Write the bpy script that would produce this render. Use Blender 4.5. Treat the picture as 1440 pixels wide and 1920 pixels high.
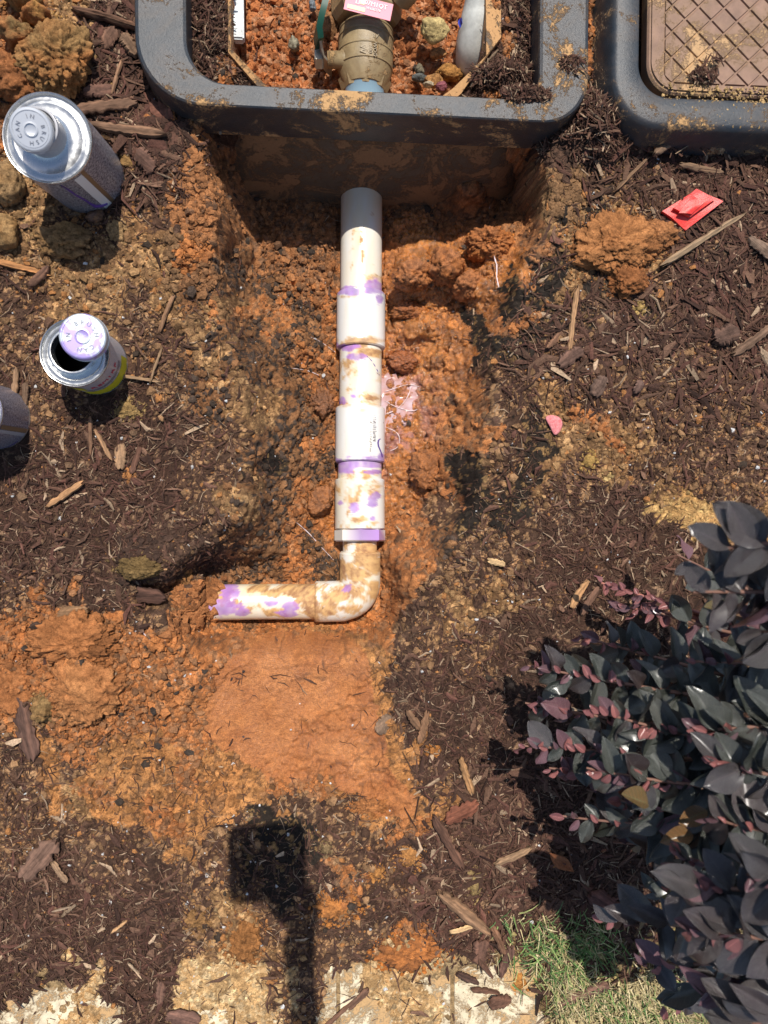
import bpy, math, random
import numpy as np
from mathutils import Vector, Matrix, Euler
rng = np.random.RandomState(7); random.seed(7)
sc = bpy.context.scene
for o in list(bpy.data.objects): bpy.data.objects.remove(o)
COL = sc.collection
# ------------------------------------------------------------------ camera
F = 1413.0; NX, NY = 610.0, 900.0; HC = 0.70
d = Vector(((NX-720)/F, -(NY-960)/F, -1)).normalized()
k = -d
xw = (Vector((1, 0, 0)) - k*k.x).normalized(); yw = k.cross(xw)
R3 = Matrix((xw, yw, k))                     # camera -> world
RN = np.array(R3)
cam = bpy.data.objects.new('camera', bpy.data.cameras.new('camera')); COL.objects.link(cam)
cam.matrix_world = Matrix.Translation((0, 0, HC)) @ R3.to_4x4()
cam.data.sensor_fit = 'VERTICAL'; cam.data.sensor_height = 36.0; cam.data.lens = F/1920*36.0
cam.data.clip_start = 0.002; cam.data.clip_end = 200
cam.data.dof.use_dof = True; cam.data.dof.focus_distance = .74; cam.data.dof.aperture_fstop = cam.data.lens/3.0
sc.camera = cam
def P(px, py, z=0.0):
    v = R3 @ Vector(((px-720)/F, -(py-960)/F, -1)); t = (z-HC)/v.z
    return Vector((v.x*t, v.y*t, z))
def proj(X, Y, Z):
    V = np.stack([X, Y, Z-HC], -1) @ RN        # world -> cam (R^T v)
    return 720 + F*V[..., 0]/(-V[..., 2]), 960 - F*V[..., 1]/(-V[..., 2])
# ------------------------------------------------------------------ light
SD = Vector((0.039, 0.467, 1)).normalized()      # towards the sun
w = bpy.data.worlds.new('World'); sc.world = w; w.use_nodes = True
nt = w.node_tree; bg = nt.nodes['Background']
sky = nt.nodes.new('ShaderNodeTexSky'); sky.sky_type = 'NISHITA'; sky.sun_disc = False
sky.sun_elevation = math.asin(SD.z); sky.sun_rotation = math.atan2(SD.x, SD.y)
nt.links.new(sky.outputs[0], bg.inputs[0]); bg.inputs[1].default_value = 0.115
sl = bpy.data.lights.new('sun', 'SUN'); sl.energy = 4.7; sl.angle = math.radians(0.53); sl.color = (1, .94, .86)
so = bpy.data.objects.new('sun', sl); COL.objects.link(so); so.rotation_euler = SD.to_track_quat('Z', 'Y').to_euler()
so.location = (0, 1, 3)
sc.view_settings.view_transform = 'Standard'; sc.view_settings.look = 'None'
sc.view_settings.exposure = 0.16; sc.view_settings.gamma = 1
# ------------------------------------------------------------------ noise
TB = np.random.RandomState(11).rand(8, 512, 512).astype(np.float32)
def vnoise(x, y, s, sd=0):
    x = np.asarray(x)/s + 37.3*sd + 1000; y = np.asarray(y)/s + 91.7*sd + 1000
    xi = np.floor(x).astype(int); yi = np.floor(y).astype(int); fx = x-xi; fy = y-yi
    fx = fx*fx*(3-2*fx); fy = fy*fy*(3-2*fy); T = TB[sd % 8]
    a = T[xi & 511, yi & 511]; b = T[(xi+1) & 511, yi & 511]; c = T[xi & 511, (yi+1) & 511]; e = T[(xi+1) & 511, (yi+1) & 511]
    return (a*(1-fx)+b*fx)*(1-fy)+(c*(1-fx)+e*fx)*fy
def fbm(x, y, s, sd=0, n=4, g=.5):
    t = 0; a = 1; m = 0
    for i in range(n): t = t + a*vnoise(x, y, s/2**i, sd+i); m += a; a *= g
    return t/m - .5
def domes(x, y, cell, sd):
    """height 0..1 of a random packing of domes and the random number of the dome on top"""
    gx = x/cell+500; gy = y/cell+500; ix = np.floor(gx).astype(int); iy = np.floor(gy).astype(int)
    best = np.zeros(np.shape(x)); idr = np.zeros(np.shape(x))
    A, B, C_, D_ = TB[sd % 8], TB[(sd+1) % 8], TB[(sd+2) % 8], TB[(sd+3) % 8]
    for dx in (-1, 0, 1):
        for dy in (-1, 0, 1):
            jx = (ix+dx) & 511; jy = (iy+dy) & 511
            r = .35+.65*C_[jx, jy]; ux = ix+dx+A[jx, jy]-gx; uy = iy+dy+B[jx, jy]-gy; th = D_[jy, jx]*6.283; ct = np.cos(th); st = np.sin(th)
            va_ = ux*ct+uy*st; vb_ = (uy*ct-ux*st)*1.55; dd_ = .6*np.hypot(va_, vb_)+.4*np.maximum(np.abs(va_), np.abs(vb_))*1.15
            h = np.maximum(r-dd_, 0)**.75; m = h > best
            best = np.where(m, h, best); idr = np.where(m, D_[jx, jy], idr)
    return best, idr
def vnoise3(x, y, z, s, sd=0):
    zz = np.asarray(z)/s+50; zi = np.floor(zz); f = zz-zi; f = f*f*(3-2*f)
    return vnoise(x+zi*s*17.3, y+zi*s*29.7, s, sd)*(1-f)+vnoise(x+(zi+1)*s*17.3, y+(zi+1)*s*29.7, s, sd)*f
def fbm3(x, y, z, s, sd=0, n=4, g=.5):
    t = 0; a = 1; m = 0
    for i in range(n): t = t + a*vnoise3(x, y, z, s/2**i, sd+i); m += a; a *= g
    return t/m - .5
def domes3(x, y, z, cell, sd):
    gx = x/cell+500; gy = y/cell+500; gz_ = z/cell+100; ix = np.floor(gx).astype(np.int32); iy = np.floor(gy).astype(np.int32); iz = np.floor(gz_).astype(np.int32)
    best = np.zeros(np.shape(x)); idr = np.zeros(np.shape(x)); T = [TB[(sd+q) % 8] for q in range(6)]
    fx = gx-ix; fy = gy-iy; fz = gz_-iz
    for dz in (-1, 0, 1):
        ax_ = ix+(iz+dz)*157; ay_ = iy+(iz+dz)*311
        for dx in (-1, 0, 1):
            for dy in (-1, 0, 1):
                jx = (ax_+dx) & 511; jy = (ay_+dy) & 511
                ux = dx+T[0][jx, jy]-fx; uy = dy+T[1][jx, jy]-fy; uz = dz+T[4][jx, jy]-fz
                d_ = .65*np.sqrt(ux*ux+uy*uy+uz*uz)+.35*np.maximum(np.abs(ux+uy*.5), np.maximum(np.abs(uy-ux*.5), np.abs(uz)))*1.1
                h = .45+.65*T[2][jx, jy]-d_; m = h > best
                best = np.where(m, h, best); idr = np.where(m, T[3][jx, jy], idr)
    return best**.75, idr
def sstep(a, b, x):
    t = np.clip((x-a)/(b-a), 0, 1); return t*t*(3-2*t)
def seg_d(px, py, a, b):
    ax, ay = a; bx, by = b; dx = bx-ax; dy = by-ay
    t = np.clip(((px-ax)*dx+(py-ay)*dy)/(dx*dx+dy*dy), 0, 1)
    return np.hypot(px-ax-t*dx, py-ay-t*dy)
def poly_sdf(px, py, poly):
    D = np.full(np.shape(px), 1e9); ins = np.zeros(np.shape(px), bool); n = len(poly)
    for i in range(n):
        a = poly[i]; b = poly[(i+1) % n]
        D = np.minimum(D, seg_d(px, py, a, b))
        c = ((a[1] > py) != (b[1] > py)) & (px < (b[0]-a[0])*(py-a[1])/((b[1]-a[1]) or 1e-9)+a[0])
        ins ^= c
    return np.where(ins, D, -D)
# ------------------------------------------------------------------ materials
def mat(name, col=(.5, .5, .5), rough=.7, metal=0, spec=.5, coat=0):
    m = bpy.data.materials.new(name); m.use_nodes = True; b = m.node_tree.nodes['Principled BSDF']
    b.inputs['Base Color'].default_value = (*col, 1); b.inputs['Roughness'].default_value = rough
    b.inputs['Metallic'].default_value = metal; b.inputs['Specular IOR Level'].default_value = spec
    b.inputs['Coat Weight'].default_value = coat
    return m
class N:
    def __init__(s, m): s.t = m.node_tree; s.b = s.t.nodes['Principled BSDF']; s.m = m
    def n(s, typ, **kw):
        x = s.t.nodes.new('ShaderNode'+typ)
        for a, v in kw.items():
            if a.startswith('i_'): x.inputs[a[2:].replace('_', ' ')].default_value = v
            else: setattr(x, a, v)
        return x
    def l(s, a, b): s.t.links.new(a, b)
    def noise(s, scale, detail=4, rough=.6, vec=None, dist=0):
        x = s.n('TexNoise'); x.inputs['Scale'].default_value = scale; x.inputs['Detail'].default_value = detail
        x.inputs['Roughness'].default_value = rough; x.inputs['Distortion'].default_value = dist
        if vec is not None: s.l(vec, x.inputs['Vector'])
        return x.outputs['Fac']
    def coord(s, which='Object', scale=None):
        c = s.n('TexCoord').outputs[which]
        if scale is None: return c
        m = s.n('Mapping'); m.inputs['Scale'].default_value = scale; s.l(c, m.inputs[0]); return m.outputs[0]
    def ramp(s, fac, stops):
        r = s.n('ValToRGB'); e = r.color_ramp.elements
        while len(e) < len(stops): e.new(.5)
        for q, (p, c) in zip(e, stops): q.position = p; q.color = (*c, 1) if len(c) == 3 else c
        s.l(fac, r.inputs[0]); return r.outputs[0]
    def mix(s, fac, a, b, mode='MIX'):
        x = s.n('Mix', data_type='RGBA', blend_type=mode)
        for i, v in ((0, fac), (6, a), (7, b)):
            if isinstance(v, (int, float)): x.inputs[i].default_value = v
            elif isinstance(v, tuple): x.inputs[i].default_value = (*v, 1)
            else: s.l(v, x.inputs[i])
        return x.outputs[2]
    def attr(s, name, out='Color'):
        a = s.n('Attribute'); a.attribute_name = name; return a.outputs[out]
    def bump(s, h, dist, strength=1):
        b = s.n('Bump'); b.inputs['Distance'].default_value = dist; b.inputs['Strength'].default_value = strength
        s.l(h, b.inputs['Height']); s.l(b.outputs[0], s.b.inputs['Normal']); return b
    def base(s, c): s.l(c, s.b.inputs['Base Color'])
    def math(s, op, a, b=0.0):
        x = s.n('Math', operation=op)
        for i, v in ((0, a), (1, b)):
            if isinstance(v, (int, float)): x.inputs[i].default_value = v
            else: s.l(v, x.inputs[i])
        return x.outputs[0]
M = {}
def soil_mat(name, fine=.0006):
    m = mat(name, rough=.9, spec=.3); n = N(m)
    c = n.coord('Object'); f1 = n.noise(900, 5, .7, c); f2 = n.noise(260, 4, .6, c)
    col = n.mix(1.0, n.attr('Col'), n.ramp(f1, [(.28, (.5, .48, .46)), (.5, (1, 1, 1)), (.72, (1.45, 1.42, 1.4))]), 'MULTIPLY')
    col = n.mix(1.0, col, n.ramp(f2, [(.3, (.75, .74, .72)), (.7, (1.22, 1.22, 1.2))]), 'MULTIPLY')
    n.base(col)
    wet = n.attr('wet', 'Fac')
    rr = n.n('MapRange'); n.l(wet, rr.inputs[0]); rr.inputs[3].default_value = .92; rr.inputs[4].default_value = .13; n.l(rr.outputs[0], n.b.inputs['Roughness'])
    sp = n.n('MapRange'); n.l(wet, sp.inputs[0]); sp.inputs[3].default_value = .2; sp.inputs[4].default_value = 1.0; n.l(sp.outputs[0], n.b.inputs['Specular IOR Level'])
    n.bump(n.math('ADD', n.noise(700, 6, .75, c), n.math('MULTIPLY', n.noise(190, 4, .7, c), 1.5)), fine*2.4)
    return m
M['soil'] = soil_mat('soil')
m = mat('bark', rough=.85, spec=.25); n = N(m); g = n.noise(60, 6, .7, n.coord('Object', (.35, 5, 5)))
n.base(n.mix(1.0, n.attr('Col'), n.ramp(g, [(.3, (.4, .38, .36)), (.5, (1, 1, 1)), (.7, (1.7, 1.6, 1.5))]), 'MULTIPLY'))
n.bump(g, .0012); M['bark'] = m
m = mat('fibre', rough=.85, spec=.25); n = N(m); g = n.noise(500, 4, .7, n.coord())
n.base(n.mix(1.0, n.attr('Col'), n.ramp(g, [(.3, (.55, .55, .55)), (.7, (1.4, 1.4, 1.4))]), 'MULTIPLY')); n.bump(g, .0008); M['fibre'] = m
m = mat('pvc', rough=.32, spec=.5); n = N(m)
n.base(n.attr('Col')); rr = n.n('MapRange'); n.l(n.attr('wet', 'Fac'), rr.inputs[0]); rr.inputs[3].default_value = .3; rr.inputs[4].default_value = .8
n.l(rr.outputs[0], n.b.inputs['Roughness']); n.bump(n.noise(500, 3, .6, n.coord()), .0001); M['pvc'] = m
def dirty(name, base, dirt, amt, rough, scale=18, spec=.5, haze=.4):
    m = mat(name, rough=rough, spec=spec); n = N(m); c = n.coord('Object')
    a = n.noise(scale, 8, .72, c, .6); f = n.noise(450, 5, .8, c); f2 = n.noise(90, 4, .6, c)
    s = n.math('ADD', n.math('MULTIPLY', a, .75), n.math('MULTIPLY', f, .25))
    k = n.ramp(s, [(amt, (0, 0, 0)), (amt+.045, (1, 1, 1))])
    b = n.mix(n.ramp(f2, [(.35, (0, 0, 0)), (.75, (.6, .6, .6))]), base, tuple(x*1.9 for x in base))
    hz = n.ramp(a, [(amt-.12, (0, 0, 0)), (amt+.02, (haze,)*3)])
    b = n.mix(hz, b, tuple(x*.55 for x in dirt))
    n.base(n.mix(k, b, n.mix(f, tuple(x*.6 for x in dirt), tuple(min(x*1.3, .8) for x in dirt))))
    rr = n.ramp(k, [(0, (rough,)*3), (1, (.95,)*3)]); n.l(rr, n.b.inputs['Roughness'])
    n.bump(n.math('ADD', n.math('MULTIPLY', k, .6), n.math('MULTIPLY', f, .4)), .0009)
    M[name] = m; return m
dirty('box_plastic', (.017, .022, .028), (.48, .28, .12), .530, .42, 22, .5, .12)
dirty('collar_dirt', (.06, .05, .04), (.5, .28, .12), .44, .7, 30)
dirty('box_skirt', (.085, .062, .038), (.26, .14, .06), .47, .8, 26)
dirty('box_lid', (.20, .118, .080), (.48, .30, .15), .52, .7, 18)
dirty('bronze', (.24, .180, .095), (.40, .25, .11), .55, .42, 46, .5)
dirty('concrete', (.60, .52, .36), (.50, .31, .14), .49, .9, 22)
dirty('grey_pvc', (.42, .42, .38), (.45, .3, .16), .66, .4)
dirty('foam', (.62, .47, .2), (.5, .33, .12), .6, .9, 30)
dirty('red_plastic', (.62, .035, .028), (.45, .22, .09), .6, .35, 30)
dirty('post_white', (.5, .55, .56), (.4, .3, .2), .64, .5)
m = mat('tin', (.58, .585, .58), .3, .9); n = N(m); g = n.noise(35, 3, .6, n.coord('Object'))
n.bump(g, .0012); n.l(n.ramp(n.noise(120, 4, .6, n.coord()), [(.3, (.20,)*3), (.7, (.32,)*3)]), n.b.inputs['Roughness']); M['tin'] = m
m = mat('tin_purple', (.7, .7, .72), .35, .5); n = N(m); g = n.noise(45, 4, .6, n.coord('Object'), .5)
n.base(n.mix(n.ramp(g, [(.50, (0, 0, 0)), (.54, (1, 1, 1))]), (.56, .61, .66), (.40, .32, .64))); M['tin_purple'] = m
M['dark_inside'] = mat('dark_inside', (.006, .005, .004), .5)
M['tin_inside'] = mat('tin_inside', (.35, .35, .35), .4, .8)
def solid(name, c, rough=.5, **k): M[name] = mat(name, c, rough, **k); return M[name]
solid('seam_tan', (.24, .17, .10), .4, metal=.4); solid('print_red', (.55, .03, .07)); solid('print_yellow', (.62, .52, .02)); solid('print_dark', (.05, .04, .07)); solid('print_purple', (.10, .05, .28), .3)
solid('print_white', (.75, .75, .72)); solid('print_pink', (.58, .03, .11), .4); solid('print_cream', (.75, .66, .35)); solid('print_green', (.02, .12, .05))
solid('handle_green', (.008, .06, .035), .35); solid('pale_blue', (.34, .56, .72), .4); solid('nut_steel', (.4, .37, .3), .45, metal=.6)
solid('letter_tin', (.20, .21, .24), .4, metal=.3); solid('cap_tin', (.55, .57, .60), .38, metal=.45); solid('glue_string', (.72, .60, .60), .25); solid('white_fleck', (.8, .8, .78), .5); solid('skin', (.42, .22, .15), .5); solid('phone_body', (.02, .02, .025), .3)
solid('glass_lens', (.01, .01, .015), .05); solid('sleeve', (.05, .07, .12), .9); solid('blue_plastic', (.03, .05, .4), .3); solid('thread_dark', (.3, .3, .3), .4, metal=.8)
m = mat('pink_petal', (.68, .16, .17), .6); n = N(m); v = n.noise(350, 5, .8, n.coord()); n.base(n.ramp(v, [(.3, (.5, .07, .08)), (.7, (.8, .33, .32))])); n.bump(v, .001); M['pink_petal'] = m
m = mat('puddle', (.42, .19, .14), .06, spec=.6); n = N(m)
n.base(n.ramp(n.noise(60, 5, .6, n.coord()), [(.35, (.42, .19, .13)), (.65, (.52, .40, .43))])); n.bump(n.noise(140, 3, .5, n.coord()), .0012); M['puddle'] = m
# can labels
def label_mat(name, paper, ink, stain=None):
    m = mat(name, paper, .35, .35); n = N(m); uv = n.coord('UV')
    mp = n.n('Mapping'); mp.inputs['Scale'].default_value = (100, 48, 1); n.l(uv, mp.inputs[0])
    f = n.noise(1, 2, .8, mp.outputs[0])
    col = n.mix(n.ramp(f, [(.42, (0, 0, 0)), (.56, (.95, .95, .95))]), paper, ink)
    if stain: col = n.mix(n.ramp(n.noise(22, 5, .6, n.coord(), .5), [(.57, (0, 0, 0)), (.60, (1, 1, 1))]), col, stain)
    n.base(col); M[name] = m
label_mat('label_grey', (.50, .50, .53), (.10, .09, .12)); label_mat('label_purple', (.44, .43, .50), (.10, .09, .12), (.10, .06, .28)); label_mat('label_white', (.66, .64, .66), (.5, .48, .52))
# ------------------------------------------------------------------ object helpers
def props(o, label=None, cat=None, group=None, kind=None):
    if label: o['label'] = label
    if cat: o['category'] = cat
    if group: o['group'] = group
    if kind: o['kind'] = kind
    return o
def wloc(o):
    v = Vector((0, 0, 0))
    while o is not None: v += o.location; o = o.parent
    return v
def make_mesh(name, V, Fc, mt=None, smooth=True):
    me = bpy.data.meshes.new(name); V = np.asarray(V, float).reshape(-1, 3)
    if isinstance(Fc, np.ndarray):
        nf, k_ = Fc.shape; me.vertices.add(len(V)); me.vertices.foreach_set('co', V.ravel())
        me.loops.add(nf*k_); me.loops.foreach_set('vertex_index', Fc.ravel().astype(np.int32))
        me.polygons.add(nf); me.polygons.foreach_set('loop_start', np.arange(0, nf*k_, k_, dtype=np.int32))
        me.update(calc_edges=True)
    else: me.from_pydata([tuple(v) for v in V], [], Fc)
    me.polygons.foreach_set('use_smooth', [smooth]*len(me.polygons)); me.update()
    if mt is not None:
        for q in (mt if isinstance(mt, (list, tuple)) else [mt]): me.materials.append(M[q] if isinstance(q, str) else q)
    return me
def setcol(me, col, wet=None):
    a = me.attributes.new('Col', 'FLOAT_COLOR', 'POINT'); c = np.ones((len(me.vertices), 4), np.float32); c[:, :3] = col
    a.data.foreach_set('color', c.ravel())
    b = me.attributes.new('wet', 'FLOAT', 'POINT'); b.data.foreach_set('value', np.broadcast_to(np.asarray(0. if wet is None else wet, np.float32), (len(me.vertices),)).copy())
def obj(name, V, Fc, mt, parent=None, smooth=True, loc=None, **kw):
    """V in world coordinates"""
    V = np.asarray(V, float).reshape(-1, 3)
    base = wloc(parent) if parent else Vector((0, 0, 0))
    l = Vector(loc)-base if loc is not None else Vector((0, 0, 0))
    o = bpy.data.objects.new(name, make_mesh(name, V-np.array(base+l), Fc, mt, smooth)); COL.objects.link(o)
    o.parent = parent; o.location = l; props(o, **kw); return o
def empty(name, loc, **kw):
    o = bpy.data.objects.new(name, None); COL.objects.link(o); o.location = loc; o.empty_display_size = .02; props(o, **kw); return o
def grid_faces(nu, nv, wrapv=False, wrapu=False):
    i = np.arange(nu if wrapu else nu-1)[:, None]; j = np.arange(nv if wrapv else nv-1)[None, :]
    i2 = (i+1) % nu; j2 = (j+1) % nv; i, j, i2, j2 = np.broadcast_arrays(i, j, i2, j2)
    return np.stack([i*nv+j, i*nv+j2, i2*nv+j2, i2*nv+j], -1).reshape(-1, 4)
def frame_axes(t):
    t = t.normalized(); up = Vector((0, 0, 1))
    if abs(t.dot(up)) > .97: up = Vector((0, 1, 0))
    s = t.cross(up).normalized(); return s, s.cross(t).normalized()
def sweep(path, rad, n=24, caps=True):
    """rings along a path; returns verts, face list, ring parameters"""
    path = [Vector(p) for p in path]; V = []; L = len(path)
    ps, pu = None, None
    for i, p in enumerate(path):
        t = (path[min(i+1, L-1)]-path[max(i-1, 0)]); e_ = 2
        while t.length < 1e-9 and ps is None: t = path[min(i+e_, L-1)]-path[i]; e_ += 1
        if t.length < 1e-9: s, u = ps, pu
        else:
            t.normalize()
            if ps is None: s, u = frame_axes(t)
            else: s = (ps-t*ps.dot(t)).normalized(); u = s.cross(t)
        ps, pu = s, u
        for j in range(n):
            a = 2*math.pi*j/n; V.append(p+(s*math.cos(a)+u*math.sin(a))*rad[i])
    Fc = grid_faces(L, n, wrapv=True).tolist()
    if caps: Fc.append(list(range(n))[::1]); Fc.append([(L-1)*n+j for j in range(n)][::-1])
    return V, Fc
def tube_obj(name, path, rad, mt, parent=None, n=10, smooth=True, col=None, **kw):
    if not hasattr(rad, '__len__'): rad = [rad]*len(path)
    V, Fc = sweep(path, rad, n); o = obj(name, V, Fc, mt, parent, smooth, **kw)
    if col is not None: setcol(o.data, col)
    return o
def lathe(name, prof, mt, parent, origin, axis=(0, 0, 1), n=64, smooth=True, hexa=None, col=None, loc=None, **kw):
    """profile (r, h) revolved about axis at origin"""
    ax = Vector(axis).normalized(); s, u = frame_axes(ax); V = []; O = Vector(origin)
    for r, h in prof:
        for j in range(n):
            a = 2*math.pi*j/n; V.append(O+ax*h+(s*math.cos(a)+u*math.sin(a))*r)
    o = obj(name, V, grid_faces(len(prof), n, wrapv=True)[:, ::-1].copy(), mt, parent, smooth, loc=loc, **kw)
    return o
def autosmooth(o, deg=35):
    me = o.data; nrm = {}
    import bmesh
    bm = bmesh.new(); bm.from_mesh(me)
    bmesh.ops.recalc_face_normals(bm, faces=bm.faces)
    for e in bm.edges:
        if len(e.link_faces) == 2 and e.calc_face_angle(0) > math.radians(deg): e.smooth = False
    bm.to_mesh(me); bm.free(); return o
def box(name, c, size, mt, parent=None, rot=0, bevel=.001, rot3=None, **kw):
    import bmesh
    bm = bmesh.new(); bmesh.ops.create_cube(bm, size=1)
    for v in bm.verts: v.co = Vector((v.co.x*size[0], v.co.y*size[1], v.co.z*size[2]))
    if bevel: bmesh.ops.bevel(bm, geom=bm.edges[:], offset=bevel, segments=2, affect='EDGES')
    me = bpy.data.meshes.new(name); bm.to_mesh(me); bm.free(); me.materials.append(M[mt])
    o = bpy.data.objects.new(name, me); COL.objects.link(o); o.parent = parent
    o.location = Vector(c)-(wloc(parent) if parent else Vector((0, 0, 0))); o.rotation_euler = rot3 or (0, 0, rot); props(o, **kw); return o
def text_obj(name, s, size, ext, mt, parent, M4, **kw):
    cu = bpy.data.curves.new('t', 'FONT'); cu.body = s; cu.size = size; cu.extrude = ext; cu.align_x = 'CENTER'; cu.align_y = 'CENTER'; cu.resolution_u = 2
    t = bpy.data.objects.new('t', cu); COL.objects.link(t); dg = bpy.context.evaluated_depsgraph_get()
    me = bpy.data.meshes.new_from_object(t.evaluated_get(dg)); bpy.data.objects.remove(t); bpy.data.curves.remove(cu)
    me.name = name; me.materials.clear(); me.materials.append(M[mt])
    o = bpy.data.objects.new(name, me); COL.objects.link(o); o.parent = parent
    b = wloc(parent) if parent else Vector((0, 0, 0))
    o.matrix_local = Matrix.Translation(-b) @ M4; props(o, **kw); return o
# ------------------------------------------------------------------ terrain
LM = """ootmmmmiiiiiiiiommmmmmmm
ottmmmmiiiiiiiiommmmmmmm
totmmmmmooooooommmmmmmmm
oommmmrrrrrrrrrrrbmmmmmm
obmmmmrrrrrrrrrrrbmmmmmm
tbbmmmrrrrrrrrrrrtbbbmmm
ttbbbbrrrrrrrrrrrtktbmmm
ttbbttorrrrwwwwwrtbttbmm
bttttteerrowoowwktkbbmmm
btttbttoeoowwwowokbkbmmm
bbtbbbteoeowwwwkkbmmmmmm
bbbmbbteeoowwwwbkbbbbbmm
mbbmmbeteeowwwobbtbbbbbb
mbmmmmbteeowwwobktotbbbb
mmmmmmbekeewwoobkttbbbbb
mmmmmmbteeowwokkkbmmtyyb
mmmmmmbeeoowobkbbmmmyyyt
mmmmmbbeeoeooebbmmmmmmbb
mmmmbbeeooeoobbtbmmmmmmm
bboooooooooobbtmmmmmmmmm
ooooooocccccmbbmmmmmmmmm
ooooooocccccmmmmmmmmmmmm
obooooocccccmmmmmmmmmmmm
bfbffooccccccmmmmmmmmmmm
bftofffffocccbmmmmmmmmmm
bbtffofffbbbofmmmmmmmmmm
bmbbbfbbkkbmbmmmmmmmmmmm
mmbbmbbbkmobbmmmmmmmmmmm
mmmmmbbtbbbmmmmmmmgmgggm
mmmmmbtstbbbommmgggggggg
mmsmmssssbppsspppggggggg
ppspmssssbppsspppggggggg""".split('\n')
TY = 'mbktyowcrigpsfe'
for i_, r_ in enumerate(LM): assert len(r_) == 24, (i_, len(r_))
LM = [r.replace('c', 'f') for r in LM]
LI = np.array([[TY.index(c) for c in r] for r in LM])
ALB = np.array([(.062, .034, .023), (.095, .052, .033), (.024, .017, .012), (.215, .118, .055), (.42, .25, .10), (.41, .155, .048), (.45, .166, .040),
                (.415, .150, .042), (.34, .145, .055), (.40, .14, .048), (.20, .14, .07), (.3, .2, .1), (.50, .31, .14), (.42, .19, .066), (.235, .112, .048)])
AMP = np.array([(2, 1.2, 1.0, .8), (2.2, 2.4, 2.6, 2.0), (3, 2.5, 2, 1), (3, 3.4, 3.2, 2.4), (1.5, 1.5, 1.2, .8), (8, 8, 6.5, 3.4), (8, 7.5, 4.2, 1.3),
                (1.6, .8, .5, .3), (8, 8, 6.5, 3.2), (6, 8, 7, 3.2), (1.5, 1.2, 1, 1), (.6, .5, .4, .3), (1, 1.2, 1, .6), (2.4, 2.2, 1.8, 1.4), (6, 6.5, 5.5, 3.2)])
WETL = np.array([0, 0, .1, 0, 0, .26, .95, .65, .2, .1, 0, 0, 0., .05, .1])
SPEC = np.array([(.20, .12, .07, .10), (.30, .17, .085, .26), (.2, .12, .05, .10), (.38, .22, .10, .34), (.5, .32, .13, .3), (.30, .14, .06, .3), (.36, .13, .03, .2),
                 (.35, .13, .04, .1), (.2, .1, .05, .3), (.42, .2, .1, .25), (.3, .24, .1, .3), (.3, .2, .1, .1), (.55, .38, .2, .3), (.25, .12, .05, .3), (.075, .050, .036, .34)])  # speck colour + share of specks
CLAY = [(398, 1270), (440, 1215), (520, 1186), (640, 1188), (684, 1225), (702, 1290), (716, 1350), (738, 1440), (775, 1500), (752, 1532), (690, 1500), (640, 1490), (590, 1455), (560, 1475), (470, 1440), (405, 1400), (385, 1335)]
def lookup(px, py, hard=True, sd=0):
    """material letter index at photo-plane position; edges broken up by noise"""
    wx = px+fbm(px, py, 120, 1+sd, 6, .68)*230; wy = py+fbm(px, py, 120, 3+sd, 6, .68)*230
    c = np.clip(np.floor(wx/60).astype(int), 0, 23); r = np.clip(np.floor(wy/60).astype(int), 0, 31)
    out = LI[r, c]; k = poly_sdf(px+fbm(px, py, 60, 2, 5, .6)*60, py+fbm(px, py, 60, 4, 5, .6)*60, CLAY)
    return np.where(k > 0, TY.index('c'), out)
PIT = [(372, 150), (380, 300), (388, 400), (400, 560), (430, 700), (455, 860), (440, 960), (340, 1050), (240, 1085), (250, 1165), (640, 1180), (740, 1120), (830, 1060), (900, 960), (925, 800), (930, 690), (965, 580), (1010, 480), (1030, 380), (1040, 150)]
# low-resolution base height over the photo plane (8 px raster)
gx = np.arange(-900, 2600, 8.); gy = np.arange(-900, 3200, 8.); GX, GY = np.meshgrid(gx, gy)
wxx = GX+fbm(GX, GY, 90, 2, 3)*34; wyy = GY+fbm(GX, GY, 90, 5, 3)*34
sd_ = poly_sdf(wxx, wyy, PIT)
W = np.interp(GY, [0, 380, 600, 800, 1100], [85, 90, 135, 160, 110])
fl = np.interp(GY, [200, 350, 500, 700, 900, 1128, 1200], [-130, -124, -114, -105, -97, -88, -80])
Hb = fbm(GX, GY, 300, 1, 3)*14
t_ = sstep(0, 1, sd_/W); t_ = .7*t_+.3*sstep(0, .45, sd_/W)
Hb = Hb*(1-t_)+fl*t_
def gauss(x, y, rx, ry, h, p=2):
    return h*np.exp(-(np.abs((GX-x)/rx)**p+np.abs((GY-y)/ry)**p))
Hb += gauss(560, 1340, 190, 190, -16, 4)            # scraped clay patch lies a little lower
Hb += gauss(150, 1290, 75, 70, 14, 3)+gauss(120, 1200, 70, 40, 8)+gauss(300, 1270, 90, 80, 6)
Hb += gauss(860, 510, 90, 60, 40, 2.5)+gauss(930, 455, 50, 38, 34)+gauss(770, 520, 45, 36, 26)+gauss(790, 610, 55, 30, 16)
Hb += gauss(845, 640, 60, 90, 14)+gauss(430, 950, 55, 60, 16)+gauss(300, 1040, 70, 25, 12)+gauss(790, 860, 45, 60, 18)
Hb += gauss(565, 640, 50, 40, 18)+gauss(520, 800, 60, 60, 12)+gauss(560, 950, 40, 60, 18)+gauss(500, 1040, 60, 25, 16)
Hb += gauss(70, 110, 100, 100, 16)+gauss(20, 400, 60, 90, 8)+gauss(1110, 235, 75, 60, 26)+gauss(1040, 420, 40, 130, 12)
Hb += gauss(280, 240, 90, 130, 10)+gauss(880, 350, 45, 45, 50)+gauss(440, 330, 45, 60, 26)
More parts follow.
